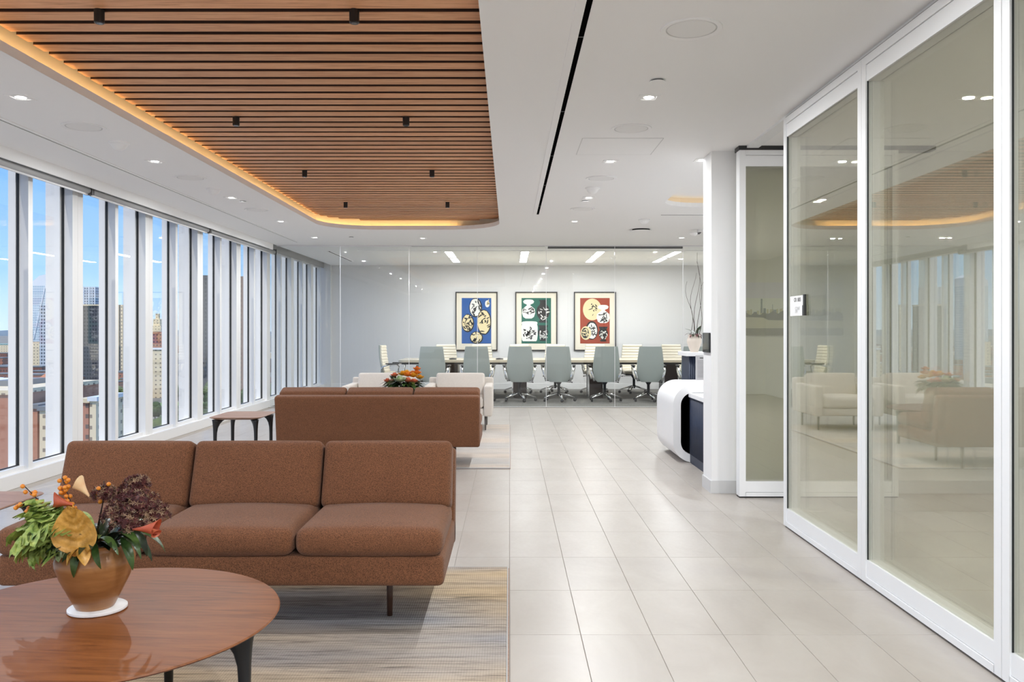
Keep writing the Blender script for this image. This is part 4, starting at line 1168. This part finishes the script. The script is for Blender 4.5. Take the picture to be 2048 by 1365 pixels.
for (x, y, z, a, e_, L) in ((0.0, -0.095, 0.222, -1.5, -0.65, 0.105), (0.045, -0.09, 0.222, -1.25, -0.5, 0.085), (0.055, -0.08, 0.235, -0.6, 0.25, 0.10), (-0.005, -0.09, 0.222, -1.85, -0.6, 0.07),
        (0.09, -0.05, 0.235, -0.3, 0.1, 0.12), (0.10, -0.03, 0.235, -0.1, -0.15, 0.13), (0.10, 0.0, 0.235, 0.2, 0.1, 0.14), (0.08, -0.05, 0.24, -0.5, 0.45, 0.13), (0.05, 0.03, 0.24, 0.5, 0.6, 0.15),
        (-0.12, -0.02, 0.225, 3.1, 0.1, 0.13), (-0.06, 0.05, 0.235, 2.6, 0.7, 0.15), (0.14, -0.05, 0.255, -0.4, -0.5, 0.10), (0.11, -0.06, 0.23, -0.7, -0.45, 0.11), (-0.13, -0.04, 0.235, 3.3, -0.1, 0.12)):
    leaf_obj('green_leaf', 'leaf_green' if rnd.random() < 0.65 else 'leaf_dark', fv, (x, y, z), a, e_, L, L * 0.15, 0.75, 0.25, rnd.uniform(-0.4, 0.4))
for i in range(40):
    a = rnd.uniform(-2.2, 2.2); leaf_obj('green_leaf', 'leaf_dark', fv, (0.06 * math.cos(a), 0.06 * math.sin(a), 0.20), a, rnd.uniform(0.3, 1.2), rnd.uniform(0.07, 0.13), 0.016, 0.6)
for i in range(16):
    a = PI + rnd.uniform(-1.3, 1.3); leaf_obj('green_leaf', 'kale_green', fv, (0.05 * math.cos(a), 0.05 * math.sin(a), 0.20), a, rnd.uniform(0.25, 1.2), rnd.uniform(0.10, 0.17), 0.018, 0.6)

# second arrangement between the turned sofa and the armchairs
f2 = thing('flower_bowl', 'low bowl of orange and yellow flowers between sofa and armchairs', 'flower bowl', (-1.21, 9.55, 0.42))
B().lathe([(0.0, 0), (0.07, 0), (0.11, 0.05), (0.13, 0.11), (0.125, 0.14), (0.115, 0.14), (0.11, 0.10)], 36, cap=False).build('bowl', 'pottery', f2, 40)
B().lathe([(0, 0.12), (0.115, 0.12)], 20, cap=False).build('soil', 'soil', f2)
for i in range(110):
    a = rnd.uniform(0, 2 * PI); L = rnd.uniform(0.12, 0.20)
    leaf_obj('green_leaf', 'leaf_dark' if rnd.random() < 0.5 else 'leaf_green', f2, (0.09 * math.cos(a), 0.07 * math.sin(a), 0.20 + rnd.uniform(0, 0.09)), a, rnd.uniform(0.05, 0.8), L, L * 0.22, 0.6)
for i in range(12):
    a = PI + rnd.uniform(-0.7, 0.7); leaf_obj('green_leaf', 'kale_green', f2, (-0.10, -0.03, 0.20), a, rnd.uniform(0.0, 0.6), rnd.uniform(0.12, 0.2), 0.014, 0.5)
def bloom(matn, x, y, z, r, n=14, cup=0.5):
    b = B()
    for ring, (nn, e_, L) in enumerate(((n, 0.2 * cup, r), (n - 3, 0.8, r * 0.85), (n - 6, 1.2, r * 0.7))):
        for i in range(nn):
            a = 2 * PI * i / nn + ring * 0.4
            b.grid(leaf(L, L * 0.50, -0.5, 0.25), 3, 5, orient((x, y, z), a, e_ + rnd.uniform(-0.12, 0.12)))
    b.build('bloom', matn, f2, True)
for m_, x, y, z, r in (('petal_yellow', 0.00, -0.02, 0.36, 0.055), ('petal_orange', 0.06, -0.05, 0.35, 0.055), ('petal_yellow', 0.12, -0.03, 0.34, 0.06), ('petal_orange', 0.155, 0.0, 0.37, 0.055), ('petal_orange', 0.16, -0.02, 0.42, 0.045), ('petal_yellow', 0.19, 0.0, 0.32, 0.05),
        ('petal_coral', 0.07, -0.10, 0.285, 0.06), ('petal_coral', 0.13, -0.09, 0.28, 0.05), ('kale_pale', -0.02, -0.12, 0.29, 0.075), ('petal_coral', -0.09, -0.05, 0.35, 0.045), ('petal_coral', -0.17, -0.06, 0.29, 0.042), ('sedum_tip', -0.11, -0.10, 0.29, 0.04), ('petal_yellow', 0.03, 0.08, 0.37, 0.05), ('petal_orange', 0.10, 0.09, 0.36, 0.05)):
    bloom(m_, x, y, z + 0.005, r * 1.3, 12)
for a, e_, z in ((1.9, 1.2, 0.30), (2.3, 0.9, 0.30), (2.0, 0.6, 0.28), (1.6, 1.0, 0.3), (0.3, 0.2, 0.3), (0.0, 0.4, 0.28)):
    leaf_obj('round_leaf', 'leaf_dark', f2, (-0.10 if a > 1 else 0.15, -0.02, z), a, e_, 0.11, 0.03, 0.3)

# ================================================================== CITY OUTSIDE
GZ = -60.0
struct(B().box(-9000, -3000, GZ - 2, 6000, 12000, GZ).build('ground', 'city_ground'))
hb = B(); n = 90; vs = []; fs = []
for i in range(n + 1):
    x = -9000 + 10500 * i / n
    z = GZ + 40 + 26 * mnoise.noise(Vector((i * 0.17, 0.3, 0))) + 12 * mnoise.noise(Vector((i * 0.6, 2, 0)))
    vs += [(x, 9000, GZ), (x, 9600, z + 20), (x, 11000, GZ)]
for i in range(n): fs += [(3 * i, 3 * i + 3, 3 * i + 4, 3 * i + 1), (3 * i + 1, 3 * i + 4, 3 * i + 5, 3 * i + 2)]
struct(hb.add(vs, fs).build('hills', 'city_hill', None, True))
def tower(name, label, px0, px1, ytop, Y, depth, matn, cat='building', extra=None, group=None, cap=None):
    a = at(px0, ytop, Y); c = at(px1, ytop, Y); w_ = (c.x - a.x) / 2; h = a.z - GZ
    t = thing(name, label, cat, ((a.x + c.x) / 2, Y + depth / 2, GZ), 0, group)
    B().box(-w_, -depth / 2, 0, w_, depth / 2, h).build('walls', matn, t)
    if cap: B().box(-w_ - 0.6, -depth / 2 - 0.6, h, w_ + 0.6, depth / 2 + 0.6, h + 1.5).build('roof', cap, t)
    if extra: extra(t, w_, depth / 2, h)
    return t
def crown(t, w_, d, h):
    B().prism([(-w_, h), (w_, h), (w_, h + 14), (w_ * 0.3, h + 20), (-w_ * 0.45, h + 17), (-w_, h + 8)], -d, d, 'y').build('crown', 'city_white', t)
    for s_ in (-1, 1): B().tube([(-w_ * 0.9 * s_, -d - 0.5, h * 0.35), (w_ * 0.1, -d - 0.5, h)], 0.9, 6).build('brace', 'city_white', t)
def fins(t, w_, d, h):
    k_ = max(4, int(w_ / 2.2))
    for i in range(k_ + 1): B().box(-w_ + 2 * w_ * i / k_ - 0.5, -d - 0.8, 0, -w_ + 2 * w_ * i / k_ + 0.5, -d, h).build('fin', 'city_white', t)
def stepped(t, w_, d, h):
    B().box(-w_ * 0.6, -d * 0.6, h, w_ * 0.6, d * 0.6, h + 9).build('setback', 'city_cream', t)
    B().box(-w_ * 0.3, -d * 0.3, h + 9, w_ * 0.3, d * 0.3, h + 16).build('setback', 'city_cream', t)
def stripes(t, w_, d, h):
    for s_ in (-0.9, -0.3, 0.3, 0.9): B().box(w_ * s_ - 1.2, -d - 0.7, 0, w_ * s_ + 1.2, -d, h).build('pier', 'city_cream', t)
def plant(t, w_, d, h):
    B().box(-w_ * 0.4, -d * 0.3, h, w_ * 0.2, d * 0.4, h + 3.5).build('roof_plant', 'city_roof_grey', t)
def pyramid(t, w_, d, h):
    B().add([(-w_ - 1, -d - 1, h), (w_ + 1, -d - 1, h), (w_ + 1, d + 1, h), (-w_ - 1, d + 1, h), (0, 0, h + 9)], [(0, 1, 4), (1, 2, 4), (2, 3, 4), (3, 0, 4), (3, 2, 1, 0)]).build('roof', 'city_roof_tile', t)
tower('glass_tower', 'pale glass skyscraper with white sloped crown', 66, 112, 572, 1400, 34, 'city_glass', extra=crown)
tower('office_tower', 'grey gridded office tower in front of the glass skyscraper', 79, 104, 612, 1000, 16, 'city_grey_grid')
tower('office_tower', 'white finned tower top rising behind the dark slab', 150, 190, 574, 1300, 26, 'city_grey_grid', extra=fins)
tower('office_tower', 'wide dark grey office slab below the white finned tower', 152, 200, 612, 900, 22, 'city_dark', cap='city_cream')
tower('office_tower', 'dark tower with cream vertical piers', 226, 254, 610, 900, 16, 'city_dark', extra=stripes)
tower('stepped_tower', 'cream stepped tower above the park', 300, 322, 652, 1100, 14, 'city_cream', extra=stepped)
tower('brick_block', 'tall brick block beneath the cream stepped tower', 300, 332, 664, 860, 16, 'city_brick')
tower('civic_building', 'long cream building at the edge of the park', 286, 336, 700, 760, 14, 'city_cream', cap='city_white')
tower('office_tower', 'tall near-black tower over the park trees', 402, 440, 551, 800, 20, 'city_dark')
tower('office_tower', 'tall brown gridded tower', 478, 520, 553, 700, 20, 'city_brown')
tower('brick_building', 'large pale brick building close to the windows', -140, 24, 790, 285, 60, 'city_brick_near', extra=plant, cap='city_cream')
tower('brick_building', 'brick building with flat grey roof and cream side wing', 58, 75, 818, 292, 30, 'city_brick_near', extra=plant, cap='city_roof_grey')
tower('cream_wing', 'cream wing with small windows joined to brick building', 79, 112, 822, 290, 28, 'city_cream', cap='city_roof_grey')
tower('cream_building', 'narrow cream building with small windows beside the trees', 179.5, 192, 803, 290, 20, 'city_cream', cap='city_white')
tower('brick_building', 'slim orange brick building next to narrow cream building', 160, 177, 806, 292, 20, 'city_brick', cap='city_cream')
tower('brick_building', 'brick building with orange pyramid tile roof', 58, 104, 775, 420, 22, 'city_brick_dark', extra=pyramid)
tower('brick_building', 'brick block with white roof lower than its neighbours', -60, 2, 768, 400, 24, 'city_brick_dark', cap='city_white')
tower('teal_roof_hall', 'hall with pale teal roof near the horizon', -50, 18, 690, 1500, 40, 'city_cream', cap='city_roof_teal')
tower('cream_hall', 'small cream hall at the foot of the glass skyscraper', 62, 84, 684, 1050, 16, 'city_cream')
r4 = random.Random(11)
row_me = {}
occ = [(o.location.x, o.location.y, 50 if o.location.y < 330 else 27) for o in bpy.data.objects if o.get('category') == 'building']
LWX, LWY = at(320, 800, 655).x, 655
def free(x, y, r):
    if abs(x - LWX) < 26 + r and abs(y - LWY) < 62 + r: return False
    if any((x - a) ** 2 + (y - c) ** 2 < (r + q) ** 2 for a, c, q in occ): return False
    occ.append((x, y, r)); return True
for q, m_ in enumerate(('city_brick', 'city_brick_dark', 'city_cream')):
    row_me[m_] = B().box(-11, -9, 0, 11, 9, 16).mesh('walls', m_), B().box(-11.4, -9.4, 16, 11.4, 9.4, 17).mesh('roof', ('city_roof_grey', 'city_roof_grey', 'city_white')[q])
for i in range(260):
    Y = r4.uniform(560, 2600); px = r4.uniform(-140, 300) if i % 5 else r4.uniform(-140, 620)
    if 290 < px < 520 and Y < 760: continue
    if -160 < px < 200 and Y < 600: continue
    if not free(at(px, 700, Y).x, Y, 14): continue
    m_ = r4.choice(('city_brick', 'city_brick_dark', 'city_brick', 'city_cream'))
    lab = {'city_brick': 'flat-roofed red brick row building out in the city', 'city_brick_dark': 'flat-roofed dark brick row building out in the city', 'city_cream': 'flat-roofed cream row building out in the city'}[m_]
    t = thing('row_building', lab, 'building', (at(px, 700, Y).x, Y, GZ), r4.uniform(-0.4, 0.4), {'city_brick': 'red brick row buildings', 'city_brick_dark': 'dark brick row buildings', 'city_cream': 'cream row buildings'}[m_])
    t.scale = (1, 1, r4.uniform(0.7, 1.35))
    obj('walls', row_me[m_][0], t); obj('roof', row_me[m_][1], t)
tree_me = []
for q in range(4):
    b = B()
    for j in range(7):
        a = 2 * PI * j / 7
        vs, fs = blob(4.2, 2, q * 9 + j, 0.5)
        b.add(vs, fs, Matrix.Translation((3.2 * math.cos(a) * (j > 0), 3.2 * math.sin(a) * (j > 0), 9.5 + (3 if j == 0 else r4.uniform(-1.5, 1.5)))))
    tree_me.append(b.mesh('crown', 'city_tree' if q % 2 else 'city_tree_dark', True))
trunk_me = B().lathe([(0.5, 0), (0.35, 8)], 6).mesh('trunk', 'twig')
for i in range(600):
    if i % 17 < 11: px, Y = r4.uniform(180, 560), r4.uniform(330, 780)
    elif i % 17 < 14: px, Y = r4.uniform(150, 260), r4.uniform(380, 800)
    else: px, Y = r4.uniform(-100, 180), r4.uniform(620, 1600)
    if 296 < px < 345 and 590 < Y < 720: continue
    if 150 < px < 200 and Y < 340: continue
    if not free(at(px, 700, Y).x, Y, 8.0): continue
    q = i % 4
    t = thing('park_tree', 'dark green rounded tree in the city park' if q % 2 == 0 else 'yellow-green rounded tree in the city park', 'tree', (at(px, 700, Y).x, Y, GZ), r4.uniform(0, 6), 'dark park trees' if q % 2 == 0 else 'yellow-green park trees')
    s_ = r4.uniform(0.75, 1.0); t.scale = (s_, s_, s_)
    obj('crown', tree_me[q], t); obj('trunk', trunk_me, t)
lw = at(320, 800, 655)
tag(B().prism(rrect(lw.x - 24, 596, lw.x + 24, 714, 15, 6), GZ, GZ + 0.3).build('lawn', 'city_lawn'), 'bright green park lawn among the trees', 'lawn')
